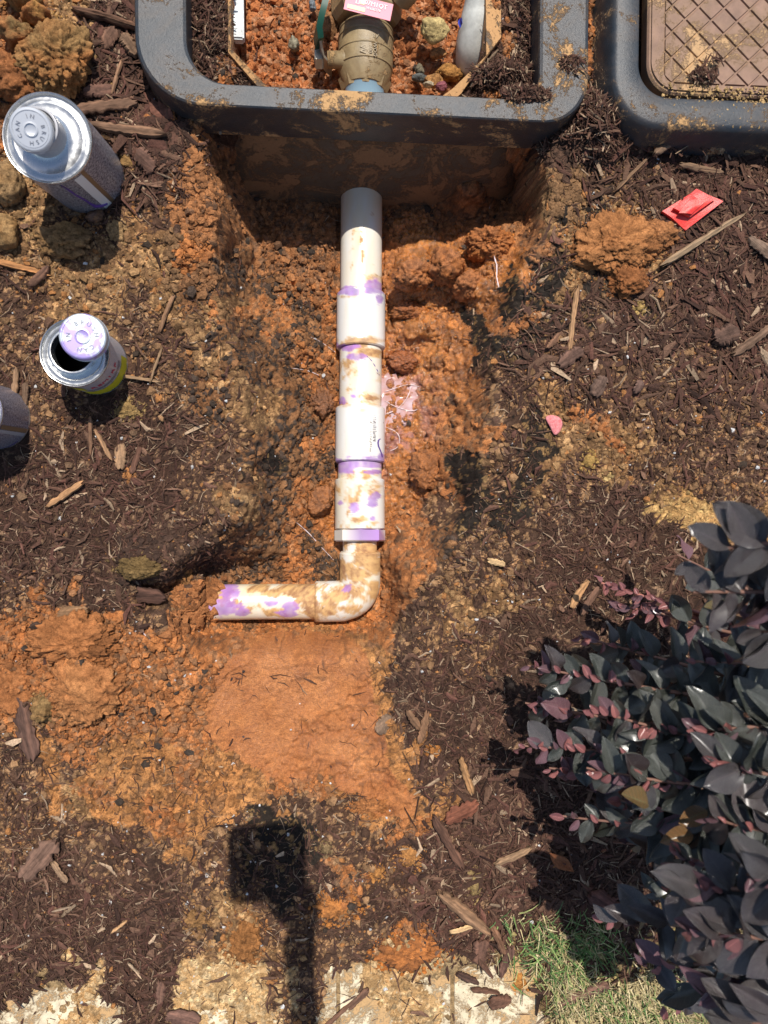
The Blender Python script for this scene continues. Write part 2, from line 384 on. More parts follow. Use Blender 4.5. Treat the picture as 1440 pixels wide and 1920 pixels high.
for a, b, r0, r1 in (((677, 300), (675, 1128), 34, 84), ((400, 1130), (675, 1130), 30, 112)):
    dd = seg_d(GX, GY, a, b); k_ = 1-sstep(r0, r1, dd)
    low = np.interp(GY, [200, 350, 500, 700, 900, 1128, 1200], [-133, -128, -116, -108, -99, -88, -84])
    Hb = np.minimum(Hb, Hb*(1-k_)+low*k_)
Hb = np.where(GX < 375, np.maximum(Hb, -62+0*GX), Hb)
Hb = Hb*(1-sstep(1700, 1790, GY)*(1-sstep(1000, 1060, GX)))
Hb += gauss(1340, 268, 190, 16, 13, 4)
Hb += gauss(345, 1110, 50, 36, 22)+gauss(342, 1150, 52, 36, 20)+gauss(396, 1088, 40, 14, 18)+gauss(392, 1172, 44, 12, 10)
def hlow(px, py):
    x = np.clip((px+900)/8, 0, len(gx)-1.001); y = np.clip((py+900)/8, 0, len(gy)-1.001)
    i = x.astype(int); j = y.astype(int); fx = x-i; fy = y-j
    return (Hb[j, i]*(1-fx)+Hb[j, i+1]*fx)*(1-fy)+(Hb[j+1, i]*(1-fx)+Hb[j+1, i+1]*fx)*fy
STEP = .0011
def axis(a, b):
    c = np.arange(a, b, STEP); s = STEP*1.3; lo = [c[0]]; hi = [c[-1]]
    while hi[-1] < 40: hi.append(hi[-1]+s); lo.append(lo[-1]-s); s *= 1.33
    return np.concatenate([lo[:0:-1], c, hi[1:]])
xs = axis(-.345, .455); ys = axis(-.545, .485)
X, Y = np.meshgrid(xs, ys)                       # rows = y
Z = np.zeros_like(X)
for it in range(7):
    px, py = proj(np.clip(X, -.6, .8), np.clip(Y, -.8, .8), Z); Z = Z*.35+hlow(px, py)/1000*.65
# the ground inside the meter box: dug out within the collar, heaped on the ledge
WALLY = P(640, 211, .04).y
inb = sstep(WALLY-.004, WALLY+.010, Y)*sstep(P(240, 0, 0).x, P(262, 0, 0).x, X)*(1-sstep(P(1092, 0, 0).x, P(1112, 0, 0).x, X))
cxl, cxr = P(434, 60, 0).x, P(908, 60, 0).x
inner = sstep(cxl-.002, cxl+.004, X)*(1-sstep(cxr-.004, cxr+.002, X))
corner = np.maximum(0, (P(0, 165, 0).y-Y)+np.minimum(X-cxl, cxr-X)*-1+.0)   # unused corner cut
zin = np.where(inner > .5, -.052+fbm(X*1000, Y*1000, 60, 2, 3)*.03, .004+fbm(X*1000, Y*1000, 40, 3, 3)*.012)
dcl = (X-cxl)+(Y-P(0, 108, 0).y)*-1; 
diagL = (P(437, 108, 0).y-Y)-(X-P(437, 108, 0).x) ; diagR = (P(908, 120, 0).y-Y)-(P(908, 120, 0).x-X)
zin = np.where((diagL > 0) & (X < 0), .003, zin); zin = np.where((diagR > 0) & (X > 0), .006, zin)
Z = Z*(1-inb)+zin*inb
px, py = proj(np.clip(X, -.6, .8), np.clip(Y, -.8, .8), Z)
dense = (X > -.36) & (X < .47) & (Y > -.56) & (Y < .50)
L = lookup(px, py)
L = np.where(inb > .5, np.where((zin < -.02), TY.index('i'), np.where(vnoise(X*1000, Y*1000, 18, 2) > .62, TY.index('o'), TY.index('m'))), L)
L = np.where((inb > .5) & (X > P(940, 0, 0).x) & (Y > P(0, 120, 0).y), np.where(vnoise(X*1000, Y*1000, 18, 3) > .5, TY.index('o'), TY.index('m')), L)
# smooth amplitudes: average over a few warped lookups
A4 = np.zeros(X.shape+(4,))
for q in range(4):
    o1 = [(0, 0), (26, 10), (-18, 22), (4, -28)][q]; A4 += AMP[lookup(px+o1[0], py+o1[1])]/4
lump_ = (L == TY.index('c')) & (py+fbm(px, py, 80, 2, 3)*150+(px-560)*.55 > 1365); A4[lump_] = (6, 5.5, 3.2, 1.2)
A4[inb > .5] = AMP[L[inb > .5]]
Zb = np.clip(Z, -.2, .2)
xm, ym, zm = X*1000, Y*1000, Zb*1000
w1 = fbm(xm, ym, 9, 1, 3)*5; w2 = fbm(xm, ym, 9, 6, 3)*5
dsp = np.zeros_like(X); ids = []
for q, (cell, sd) in enumerate(((21, 0), (9.5, 2), (4.8, 4), (2.7, 1))):
    wa = fbm3(xm, ym, zm, cell*.9, q, 3, .6)*cell*1.1; wb = fbm3(xm, ym, zm, cell*.9, q+4, 3, .6)*cell*1.1
    h, idr = domes3(xm+wa, ym+wb, zm+wa*.7, cell, sd); ids.append(idr)
    bil = np.abs(fbm3(xm+wb, ym+wa, zm, cell*1.3, q+2, 3, .6))*3.2; h = .62*h+.38*bil
    patch = .45+1.1*vnoise(xm, ym, 35, q+1)
    dsp += A4[..., q]*h*patch
dsp += fbm3(xm, ym, zm, 26, 3, 5, .6)*A4[..., 0]*1.0-A4[..., 0]*.35-A4[..., 1]*.2
# cracks in the clay (ridged noise)
rid = np.abs(fbm(xm+w1*2, ym+w2*2, 16, 7, 4))
isclay = np.isin(L, [TY.index(c) for c in 'ocws'])
crack = np.where(isclay, sstep(.028, 0, rid)*np.where(L == TY.index('c'), .25, 1.), 0)
dsp -= crack*1.8
# scrape marks in the smooth clay
cm = (L == TY.index('c')); ang = .9
dsp += np.where(cm, .5*fbm(xm*math.cos(ang)+ym*math.sin(ang), (ym*math.cos(ang)-xm*math.sin(ang))*6, 30, 2, 4), 0)
# far ground: damp
dsp = np.where(dense, dsp, 0)
# over the pavers only a thin broken skin of soil
pav = sstep(1790, 1835, py+fbm(px, py, 70, 4, 4)*70)*(1-sstep(1015, 1030, px))
lt = np.array([1.6, 1.0, 1, 1, .8, 1, 1, 1, 1, 1, 1, -2.4, .1, .6, 1])[L]+fbm(xm, ym, 28, 6, 5, .65)*7-2.2
dsp = dsp*(1-pav*.75)+pav*lt
# keep soil under the pipe line clear
dpipe = np.minimum(seg_d(px, py, (677, 300), (675, 1128)), seg_d(px, py, (400, 1130), (675, 1130)))
dsp = np.where(dpipe < 48, np.minimum(dsp, 3), dsp)
gyy, gxx = np.gradient(Z, ys, xs); nrm_ = np.sqrt(1+gxx**2+gyy**2); dsp = dsp*(1-.5*sstep(1.6, 2.6, nrm_)); dsp = np.where(nrm_ > 1.35, np.clip(dsp, -5, 8), dsp)
dX = np.where(dense, np.clip(-gxx/nrm_*dsp/1000, -.006, .006), 0); dY = np.where(dense, np.clip(-gyy/nrm_*dsp/1000, -.006, .006), 0)
Z = Z+dsp/1000/np.where(dense, nrm_, 1)
# ground under the cans is tamped flat
CANS = [(P(163, 330).x, P(163, 330).y, .034), (P(181, 682).x, P(181, 682).y, .030), (P(-3, 783).x, P(-3, 783).y, .030)]
for cx, cy, cr in CANS:
    k_ = 1-sstep(cr, cr+.012, np.hypot(X-cx, Y-cy)); Z = Z*(1-k_)+0*k_
# colour
rid1, rid2, rid3 = ids[1], ids[2], ids[3]
C = ALB[L]
isspk = (rid2 < SPEC[L][..., 3])
C = np.where(isspk[..., None], SPEC[L][..., :3]*(.7+.6*rid3[..., None]), C)
C = C*(.72+.56*rid1[..., None])*(.8+.4*rid3[..., None])
hue = fbm(xm, ym, 30, 5, 3)[..., None]
C = C*(1+hue*np.array([.3, .5, .7]))
isC = (L == TY.index('c')); smr = fbm((xm+ym)*.25, (ym-xm)*1.1, 16, 3, 5, .6)+fbm(xm, ym, 45, 1, 4)*1.2; C = np.where(isC[..., None], ALB[TY.index('c')]*(1+fbm(xm, ym, 14, 2, 5, .65)[..., None]*np.array([.5, .7, .9])+smr[..., None]*np.array([.45, .62, .8]))*(1-.45*sstep(.03, 0, np.abs(fbm(xm+w1, ym+w2, 30, 5, 4)))[..., None]*(vnoise(xm, ym, 40, 6) > .5)[..., None]), C)
# olive-tan crumbly banks
dk = sstep(.14, .30, fbm3(xm, ym, zm, 14, 4, 4)); dk = dk*np.isin(L, [TY.index(c) for c in 'otbrwfe'])*.6
C = C*(1-dk[..., None]*np.array([.75, .72, .7]))
C = C*(1-.35*crack[..., None])
wet = WETL[L]*(.55+.7*vnoise(xm, ym, 14, 3)); 
wet = np.where((vnoise(xm, ym, 30, 5) > .62) & (L == TY.index('w')), 1, wet)
# primer-stained clay beside the pipe
st = sstep(120, 40, np.hypot((px-735)/1.0, (py-770)/1.5)); st = st*sstep(-.05, .15, fbm(xm, ym, 12, 6, 4)+.05)
C = C*(1-.5*st[..., None])+np.array([.40, .20, .22])*.5*st[..., None]
# black humus band right of the pit
far = (X < -.40) | (X > .52) | (Y > .53) | (Y < -.60); C = np.where(far[..., None], (ALB[0]*1.1)[None, None]*(.8+.5*vnoise(X, Y, .7, 2))[..., None], C); wet = np.where(far, 0, wet)
C = np.clip(C, .004, .8)
gv = np.stack([X+dX, Y+dY, Z], -1).reshape(-1, 3)
gme = make_mesh('ground', gv, grid_faces(len(ys), len(xs)), 'soil')
setcol(gme, C.reshape(-1, 3), np.clip(wet, 0, 1).ravel())
ground = bpy.data.objects.new('ground', gme); COL.objects.link(ground); props(ground, kind='structure')
i0 = np.searchsorted(xs, -.3449); j0 = np.searchsorted(ys, -.5449)
def gz(x, y):
    i = np.clip(np.searchsorted(xs, x)-1, 0, len(xs)-2); j = np.clip(np.searchsorted(ys, y)-1, 0, len(ys)-2)
    return Z[j, i]
def gl(x, y):
    i = np.clip(np.searchsorted(xs, x)-1, 0, len(xs)-2); j = np.clip(np.searchsorted(ys, y)-1, 0, len(ys)-2)
    return L[j, i], C[j, i]
def PG(px_, py_, lift=0.0):
    """point on the ground seen at photo position"""
    z = 0.0
    for _ in range(8):
        p = P(px_, py_, z); z = .4*z+.6*float(gz(p.x, p.y))
    p = P(px_, py_, z); p.z = float(gz(p.x, p.y))+lift; return p
# ------------------------------------------------------------------ loose stuff on the ground
def sample(n, dens):
    x = rng.uniform(-.34, .45, n*4); y = rng.uniform(-.54, .48, n*4); l, c = gl(x, y)
    keep = rng.rand(n*4) < dens[l]*np.clip(.25+1.5*vnoise(x*1000, y*1000, 22, 5), 0, 1)
    for cx, cy, cr in CANS: keep &= np.hypot(x-cx, y-cy) > cr+.002
    zz = gz(x, y); ppx, ppy = proj(x, y, zz)
    keep &= np.minimum(seg_d(ppx, ppy, (677, 300), (675, 1128)), seg_d(ppx, ppy, (400, 1130), (675, 1130))) > 42
    idx = np.nonzero(keep)[0][:n]
    return x[idx], y[idx], zz[idx], l[idx], c[idx], ppx[idx], ppy[idx]
def dn(**k): return np.array([k.get(c, 0.) for c in TY])
def build_slivers(name, x, y, z, ln, wd, yaw, pitch, col, mt='fibre', thick=None, label=None, lift=None):
    n = len(x); seg = np.array([-.5, 0, .5]); bend = rng.normal(0, .12, n)*ln
    t = wd*.35 if thick is None else thick
    cy, sy = np.cos(yaw), np.sin(yaw); cp, sp = np.cos(pitch), np.sin(pitch)
    V = np.zeros((n, 3, 4, 3)); tp = np.array([.55, 1, .35]); rj = rng.uniform(.7, 1.3, (n, 3))
    roll = rng.normal(0, .35, n)
    for s in range(3):
        for q, (a, b) in enumerate(((-.5, 0), (0, 1), (.5, 0), (0, -1))):
            u = seg[s]*ln; v = a*wd*tp[s]*rj[:, s]+(bend if s == 1 else 0); hh = b*t*.5*tp[s]
            v, hh = v*np.cos(roll)-hh*np.sin(roll), v*np.sin(roll)+hh*np.cos(roll)
            uu = u*cp-hh*sp; h2 = u*sp+hh*cp
            V[:, s, q, 0] = x+uu*cy-v*sy; V[:, s, q, 1] = y+uu*sy+v*cy; V[:, s, q, 2] = z+h2
    fs = []
    for s in range(2):
        for q in range(4): fs.append([s*4+q, s*4+(q+1) % 4, (s+1)*4+(q+1) % 4, (s+1)*4+q])
    fs += [[3, 2, 1, 0], [8, 9, 10, 11]]
    Fc = (np.array(fs)[None]+np.arange(n)[:, None, None]*12).reshape(-1, 4)
    me = make_mesh(name, V.reshape(-1, 3), Fc, mt, smooth=False)
    cc = np.repeat(col, 12, 0)*rng.uniform(.85, 1.15, (n*12, 1)); setcol(me, cc)
    o = bpy.data.objects.new(name, me); COL.objects.link(o); props(o, label, None, None, 'stuff'); return o
def mulch_col(n, light=.12):
    b = np.array([(.085, .043, .031), (.058, .030, .022), (.11, .058, .041), (.14, .080, .055), (.10, .046, .035)])[rng.randint(0, 5, n)]
    c = b*np.array([.84, .80, .73])*rng.uniform(.55, 1.4, (n, 1)); m = rng.rand(n) < light
    c[m] = np.array([.36, .25, .16])*rng.uniform(.5, 1.15, (m.sum(), 1)); return c
def coarse(px_, py_):
    s = np.full(px_.shape, .75)
    s = np.where((px_ > 960) & (py_ < 760), 1.35, s); s = np.where((px_ < 400) & (px_ > 150) & (py_ < 380), 1.5, s)
    s = np.where((px_ > 740) & (py_ > 1430), 1.35, s); s = np.where((px_ < 300) & (py_ > 1560), .85, s); return s
x, y, z, l, c, qx, qy = sample(36000, dn(f=.08, m=1, b=.5, k=.35, t=.10, y=.05, e=.12, o=.03, w=.012, c=.03, r=.03, i=.02, g=.3, p=.05, s=.06))
n_ = len(x); s_ = coarse(qx, qy); big = rng.rand(n_)**3
ln = (.004+.022*big+.006*rng.rand(n_))*s_; wd = (.0006+.0012*rng.rand(n_)+.0034*big*(rng.rand(n_) < .3))*s_
build_slivers('shredded_mulch', x, y, z+.0008+.001*rng.rand(n_), ln, wd, rng.uniform(0, 6.28, n_), rng.normal(0, .16, n_), mulch_col(n_, .06), thick=np.minimum(wd*.5, .0014))
x, y, z, l, c, qx, qy = sample(16000, dn(f=.3, m=1, b=.9, k=.9, e=.3, t=.35, y=.1, o=.10, w=.02, c=.01, r=.06, i=.04, g=.6, s=.1, p=.05))
n_ = len(x)
build_slivers('mulch_fibres', x, y, z+.0015, .004+.013*rng.rand(n_)**2, .0003+.0004*rng.rand(n_), rng.uniform(0, 6.28, n_), rng.normal(0, .3, n_), mulch_col(n_, .18))
# flat chips
x, y, z, l, c, qx, qy = sample(1000, dn(m=1, b=.35, k=.2, g=.2, t=.05, p=.03))
n_ = len(x); s_ = coarse(qx, qy)
build_slivers('bark_flakes', x, y, z+.0025, (.008+.016*rng.rand(n_)**2)*s_, (.003+.005*rng.rand(n_)**2)*s_, rng.uniform(0, 6.28, n_), rng.normal(0, .2, n_), mulch_col(n_, .06)*1.25, 'fibre', thick=.0016+.001*rng.rand(n_))
# crumbs of soil
t5 = (1+5**.5)/2
ICO = np.array([(-1, t5, 0), (1, t5, 0), (-1, -t5, 0), (1, -t5, 0), (0, -1, t5), (0, 1, t5), (0, -1, -t5), (0, 1, -t5), (t5, 0, -1), (t5, 0, 1), (-t5, 0, -1), (-t5, 0, 1)])/1.9
IF = np.array([(0, 11, 5), (0, 5, 1), (0, 1, 7), (0, 7, 10), (0, 10, 11), (1, 5, 9), (5, 11, 4), (11, 10, 2), (10, 7, 6), (7, 1, 8), (3, 9, 4), (3, 4, 2), (3, 2, 6), (3, 6, 8), (3, 8, 9), (4, 9, 5), (2, 4, 11), (6, 2, 10), (8, 6, 7), (9, 8, 1)])
def build_crumbs(name, x, y, z, r, col, wet=0., smooth=False, mt='soil'):
    n = len(x); a = rng.uniform(0, 6.28, n); V = ICO[None]*rng.uniform(.55, 1.45, (n, 12, 1)); sx = rng.uniform(.6, 1.4, (n, 1)); sz = rng.uniform(.55, .95, (n, 1))
    vx = V[..., 0]*sx; vy = V[..., 1]; X_ = vx*np.cos(a)[:, None]-vy*np.sin(a)[:, None]; Y_ = vx*np.sin(a)[:, None]+vy*np.cos(a)[:, None]
    W_ = np.stack([x[:, None]+X_*r[:, None], y[:, None]+Y_*r[:, None], z[:, None]+V[..., 2]*sz*r[:, None]], -1)
    me = make_mesh(name, W_.reshape(-1, 3), (IF[None]+np.arange(n)[:, None, None]*12).reshape(-1, 3), mt, smooth)
    setcol(me, np.repeat(col, 12, 0)*rng.uniform(.85, 1.15, (n*12, 1)), wet if np.isscalar(wet) else np.repeat(wet, 12))
    o = bpy.data.objects.new(name, me); COL.objects.link(o); props(o, kind='stuff'); return o
x, y, z, l, c, qx, qy = sample(30000, dn(f=.6, m=.16, b=.9, e=1, k=.35, t=1, y=1, o=1, w=.35, c=.03, r=.9, i=1, g=.1, p=.15, s=.5))
n_ = len(x); r_ = .0005+.0010*rng.rand(n_)+.0028*rng.rand(n_)**12
cc = np.where((rng.rand(n_) < .65)[:, None], SPEC[l][:, :3], ALB[l])*rng.uniform(.6, 1.35, (n_, 1))
om = rng.rand(n_) < .12; cc[om & np.isin(l, [0, 1, 3])] = (.38, .17, .06)
r_ = np.where(l == TY.index('c'), r_*.5, r_)
build_crumbs('soil_crumbs', x, y, z+r_*.25, r_, cc, WETL[l]*.7)
n_ = 1500; a_ = rng.uniform(335, 422, n_); b_ = rng.uniform(1088, 1170, n_); kk = rng.rand(n_) < np.clip((402-np.abs(b_-1130)*-.35-a_)/26+rng.normal(0, .15, n_), 0, 1)**1.3+(b_ < 1096)*(a_ < 405)*.4; a_, b_ = a_[kk], b_[kk]; pp_ = [P(i, j, -.052) for i, j in zip(a_, b_)]; n_ = len(pp_)
xa = np.array([p.x for p in pp_]); ya = np.array([p.y for p in pp_]); za = -.070+.0195*np.sqrt(np.clip(1-((b_-1130)/36)**2, 0, 1))
build_crumbs('soil_on_pipe_end', xa, ya, np.maximum(za, gz(xa, ya)), .0010+.0042*rng.rand(n_)**1.8, np.array([(.37, .15, .055)])*rng.uniform(.5, 1.2, (n_, 1)), .1)
for (a0_, a1_, b0_, b1_, nn_) in ((975, 1065, 265, 440, 2200), (325, 420, 262, 560, 2200), (300, 740, 1168, 1200, 700), (240, 460, 1000, 1090, 900)):
    pa_, pb_ = P(a0_, b1_, -.03), P(a1_, b0_, -.03); xa = rng.uniform(pa_.x, pb_.x, nn_); ya = rng.uniform(pa_.y, pb_.y, nn_); za = gz(xa, ya); la, _c = gl(xa, ya)
    ra = .0008+.0030*rng.rand(nn_)**2.2; build_crumbs('bank_crumbs', xa, ya, za+ra*.35, ra, ALB[la]*rng.uniform(.6, 1.35, (nn_, 1)), .1)
x, y, z, l, c, qx, qy = sample(13000, dn(e=1, o=1, r=1, w=.35, i=1, t=.25, f=.2, b=.2))
n_ = len(x); r_ = .0009+.0034*rng.rand(n_)**3.2; cc = np.where((rng.rand(n_) < .35)[:, None], SPEC[l][:, :3], ALB[l])*rng.uniform(.55, 1.3, (n_, 1)); dkk = rng.rand(n_) < .07; cc[dkk] = (.05, .035, .025)
build_crumbs('clay_crumbs', x, y, z+r_*.3, r_, cc, WETL[l]*.8)
x, y, z, l, c, qx, qy = sample(90, dn(c=1, w=.2)); n_ = len(x)
build_slivers('dark_debris_on_clay', x, y, z+.0008, .002+.006*rng.rand(n_)**2, .001+.002*rng.rand(n_), rng.uniform(0, 6.28, n_), rng.normal(0, .1, n_), np.array([(.05, .035, .03)])*rng.uniform(.5, 1.6, (n_, 1)), thick=.001+0*x)
x, y, z, l, c, qx, qy = sample(650, dn(e=1, f=.8, m=.6, b=1, k=1, t=.6, y=.2, o=.7, w=1, c=.15, r=.2, s=.6, p=.2))
n_ = len(x); build_crumbs('white_cement_flecks', x, y, z+.0008, 0.0006+.0014*rng.rand(n_)**3, np.ones((n_, 3))*.62, .2)
# ------------------------------------------------------------------ meter box
def resample(pts, n):
    pts = [Vector(p) for p in pts]; d_ = [0]
    for a, b in zip(pts, pts[1:]): d_.append(d_[-1]+(b-a).length)
    out = []
    for i in range(n):
        t = d_[-1]*i/(n-1); j = 0
        while j < len(d_)-2 and d_[j+1] < t: j += 1
        f = (t-d_[j])/max(d_[j+1]-d_[j], 1e-9); out.append(pts[j].lerp(pts[j+1], f))
    return out
def round_path(pts, rad, nseg=8, closed=False):
    out = []; n = len(pts)
    for i, p in enumerate(pts):
        p = Vector(p[:2]+(0,)) if not isinstance(p, Vector) else p
        if not closed and i in (0, n-1): out.append(p); continue
        a = Vector(tuple(pts[i-1])[:2]+(0,)); b = Vector(tuple(pts[(i+1) % n])[:2]+(0,)); r = rad[i] if hasattr(rad, '__len__') else rad
        da = (a-p).normalized(); db = (b-p).normalized()
        p0 = p+da*min(r, (a-p).length*.48); p1 = p+db*min(r, (b-p).length*.48)
        for s in range(nseg+1):
            t = s/nseg; out.append(p0*(1-t)**2+p*2*t*(1-t)+p1*t*t)
    return out
def loft(name, loops, mt, parent, closed=True, smooth=False, **kw):
    n = len(loops[0]); V = [v for lp in loops for v in lp]
    o = obj(name, V, grid_faces(len(loops), n, wrapv=closed).tolist(), mt, parent, smooth, **kw); return o
def zed(lp, z): return [Vector((v.x, v.y, z)) for v in lp]
def inset_mix(a, b, t): return [p.lerp(q, t) for p, q in zip(a, b)]
def pxl(pts, z): return [tuple(P(a, b, z))[:2] for a, b in pts]
def arcn(lst, n=28):
    """closed rounded loop with equal count per corner so that two loops correspond"""
    return lst
def rect_loop(x0, y0, x1, y1, rr, n=12, skew=0):
    """loop (counter-clockwise) starting at left bottom corner; rr = radii lb, rb, rt, lt"""
    out = []
    for (cx, cy, r, a0) in ((x0+rr[0], y0+rr[0], rr[0], math.pi), (x1-rr[1], y0+rr[1], rr[1], 1.5*math.pi), (x1-rr[2], y1-rr[2], rr[2], 0), (x0+rr[3], y1-rr[3], rr[3], .5*math.pi)):
        for i in range(n+1):
            a = a0+.5*math.pi*i/n; out.append(Vector((cx+r*math.cos(a), cy+r*math.sin(a), 0)))
    for v in out: v.y += skew*v.x
    return out
ZR = .04
tl = P(251, 60, ZR).x; tr = P(1106, 60, ZR).x; fy_ = P(640, 210, ZR).y
bx = empty('meter_box', (0, .45, 0), label='black plastic water meter box without its lid, valve and gravel inside', cat='meter box')
SK = -.012
outer = rect_loop(tl, fy_, tr, fy_+.50, (.055, .040, .05, .05), skew=SK)
ix0 = P(350, 60, ZR).x; ix1 = P(1012, 60, ZR).x; iy0 = P(640, 167, ZR).y
innr = rect_loop(ix0, iy0, ix1, fy_+.46, (.034, .018, .03, .03), skew=SK)
big_ = rect_loop(tl-.0, fy_-.002, tr, fy_+.50, (.055, .040, .05, .05), skew=SK)
lo2 = rect_loop(tl+.008, fy_+.003, tr-.008, fy_+.49, (.05, .036, .05, .05), skew=SK)
rim = loft('rim', [zed(lo2, -.0080), zed(big_, -.0077), zed(big_, -.004), zed(outer, ZR-.004), zed(inset_mix(outer, innr, .03), ZR-.0012), zed(inset_mix(outer, innr, .09), ZR), zed(inset_mix(outer, innr, .93), ZR),
                  zed(inset_mix(outer, innr, .985), ZR-.0012), zed(innr, ZR-.004), zed(innr, -.01), zed(inset_mix(innr, outer, -.25), -.03)], 'box_plastic', bx, smooth=False)
autosmooth(rim, 22)
# flared body wall below the rim (front) and sides
def fl_loop(off, z):
    return zed(rect_loop(tl+.055-off, fy_+.001-off, tr-.040+off, fy_+.47, (.045, .04, .04, .04), skew=SK), z)
body = loft('body_wall', [fl_loop(-.002, -.006), fl_loop(.006, -.045), fl_loop(.018, -.095), fl_loop(.026, -.16), fl_loop(.020, -.16), fl_loop(.000, -.045), fl_loop(-.008, -.006)], 'box_skirt', bx, smooth=True)
autosmooth(body, 60)
# thin collar inside
def P2(a, b, z=0.): v = P(a, b, z); return Vector((v.x, v.y, 0))
Li = [P2(437, -420), P2(437, 108), P2(520, 196), P2(560, 200), P2(812, 204), P2(845, 180), P2(906, 120), P2(901, -420)]
Lo = [P2(430, -420), P2(431, 112), P2(512, 206), P2(555, 212), P2(825, 216), P2(860, 188), P2(934, 84), P2(930, -420)]
collar = loft('inner_collar', [zed(Lo, -.03), zed(Lo, .012), zed(Li, .014), zed(Li, -.10)], 'collar_dirt', bx)
# left white post and grey riser pipe, standing inside
post = box('marker_post', P(445, 20, -.005)+Vector((0, .03, -.004)), (.0105, .11, .010), 'post_white', None, rot=.01, bevel=.0015, label='pale grey plastic strip standing at the left inside the open meter box', cat='post')
# ------------------------------------------------------------------ meter valve
va = P(684, 160, -.03); vb = P(692, -160, -.03); vax = (vb-va).normalized()
valve = empty('ball_valve', va+vax*.05, label='bronze ball valve with green lever handle inside the open meter box', cat='valve')
def vl(px_y): return (P(686, px_y, -.03)-va).length*(1 if px_y < 160 else -1)
sc_ = .73/F
b1 = lathe('valve_body', [(.0, vl(168)), (.0195, vl(166)), (.0235, vl(150)), (.0255, vl(132)), (.0262, vl(118)), (.0262, vl(106)), (.0258, vl(105)), (.0258, vl(78)), (.0250, vl(77)), (.0250, vl(62)), (.0238, vl(60)), (.0225, vl(54)), (.0185, vl(50)), (.0185, vl(44)), (.0196, vl(43)), (.0196, vl(38)), (.0, vl(36))], 'bronze', valve, va, vax, n=48)
autosmooth(b1, 30)
for pyr, rr_ in ((106, .0268), (78, .0266), (62, .0256), (132, .0262)): lathe('body_ring', [(rr_-.0016, vl(pyr)-.0009), (rr_, vl(pyr)-.0006), (rr_, vl(pyr)+.0006), (rr_-.0016, vl(pyr)+.0009)], 'bronze', valve, va, vax, n=48)
h1 = lathe('hex_collar', [(0, vl(172)), (.0215, vl(171)), (.0255, vl(150)), (.0, vl(146))], 'bronze', valve, va-Vector((0, 0, .003)), vax, n=8, smooth=False)
h2 = lathe('check_valve_body', [(0, vl(44)), (.0285, vl(43)), (.033, vl(30)), (.034, vl(-40)), (.03, vl(-80)), (.03, vl(-160)), (0, vl(-161))], 'bronze', valve, va, vax, n=8, smooth=False)
h3 = lathe('side_port', [(0, 0), (.012, 0), (.012, .02), (.010, .021), (0, .021)], 'bronze', valve, P(752, -6, -.01), (.5, .15, .8), n=24); autosmooth(h3)
tag = empty  # placeholder name kept local
tg = box('label_tag', P(691, 13, .0075), (.0425, .0150, .0008), 'print_pink', valve, rot=-.20, bevel=0)
Rz = Matrix.Rotation(-.20, 4, 'Z')
def on(pt, s, size, mt, par, ext=.0002, R=Rz, nm='lettering'): return text_obj(nm, s, size, ext, mt, par, Matrix.Translation(pt) @ R)
on(P(672, 4, .0082), 'LF', .0056, 'print_white', valve); on(P(702, 9, .0082), '007M1QT', .0056, 'print_white', valve)
box('tag_patch', P(680, 4.5, .0081), (.0040, .0038, .0003), 'print_cream', valve, rot=-.2, bevel=0)
box('tag_stripe', P(668, 15, .0081), (.0160, .0036, .0003), 'print_cream', valve, rot=-.2, bevel=0)
on(P(700, 18, .0082), 'W600278', .0032, 'print_white', valve)
Ru = Matrix.Rotation(0, 4, 'Z')
on(P(696, 67, -.0052), 'LFFBV', .0052, 'bronze', valve, .0007, Matrix.Rotation(-.1, 4, 'Z')); Rv = Matrix.Rotation(-math.pi/2, 4, 'Z')
on(P(694, 92, -.0044), '600', .0052, 'bronze', valve, .0007, Rv); on(P(703, 93, -.0044), 'WOG', .0048, 'bronze', valve, .0007, Rv)
on(P(680, 92, -.0044), 'W', .0085, 'bronze', valve, .0007, Rv)
lathe('stem', [(0, 0), (.0075, 0), (.0075, .012), (.0088, .013), (.0088, .026), (0, .026)], 'bronze', valve, P(614, 112, -.022), (1, .03, 0), n=24)
lathe('nut', [(0, 0), (.0085, 0), (.0095, .0015), (.0095, .0065), (.0085, .008), (0, .008)], 'nut_steel', valve, P(590, 110, -.02), (1, .03, 0), n=6, smooth=False)
def ribbon(name, pts, wv, th, mt, par):
    V = []; n = len(pts)
    for i, p in enumerate(pts):
        t = (pts[min(i+1, n-1)]-pts[max(i-1, 0)]).normalized(); wv_ = Vector(wv); s = t.cross(wv_).normalized()*th/2
        for a, b in ((-1, -1), (1, -1), (1, 1), (-1, 1)): V.append(p+wv_*a*.5+s*b)
    F_ = grid_faces(n, 4, wrapv=True).tolist()+[[0, 1, 2, 3], [4*n-1, 4*n-2, 4*n-3, 4*n-4]]
    return autosmooth(obj(name, V, F_, mt, par, True))
ribbon('lever_plate', [P(622, 132, -.035), P(608, 118, -.02), P(603, 100, -.012), P(600, 82, -.006), P(597, 66, .0)], (0, .0, .022), .0022, 'nut_steel', valve)
ribbon('lever_handle', [P(599, 82, -.002), P(596, 62, .004), P(600, 40, .008), P(606, 18, .010), P(612, -8, .010), P(618, -60, .010)], (.003, 0, .018), .0055, 'handle_green', valve)
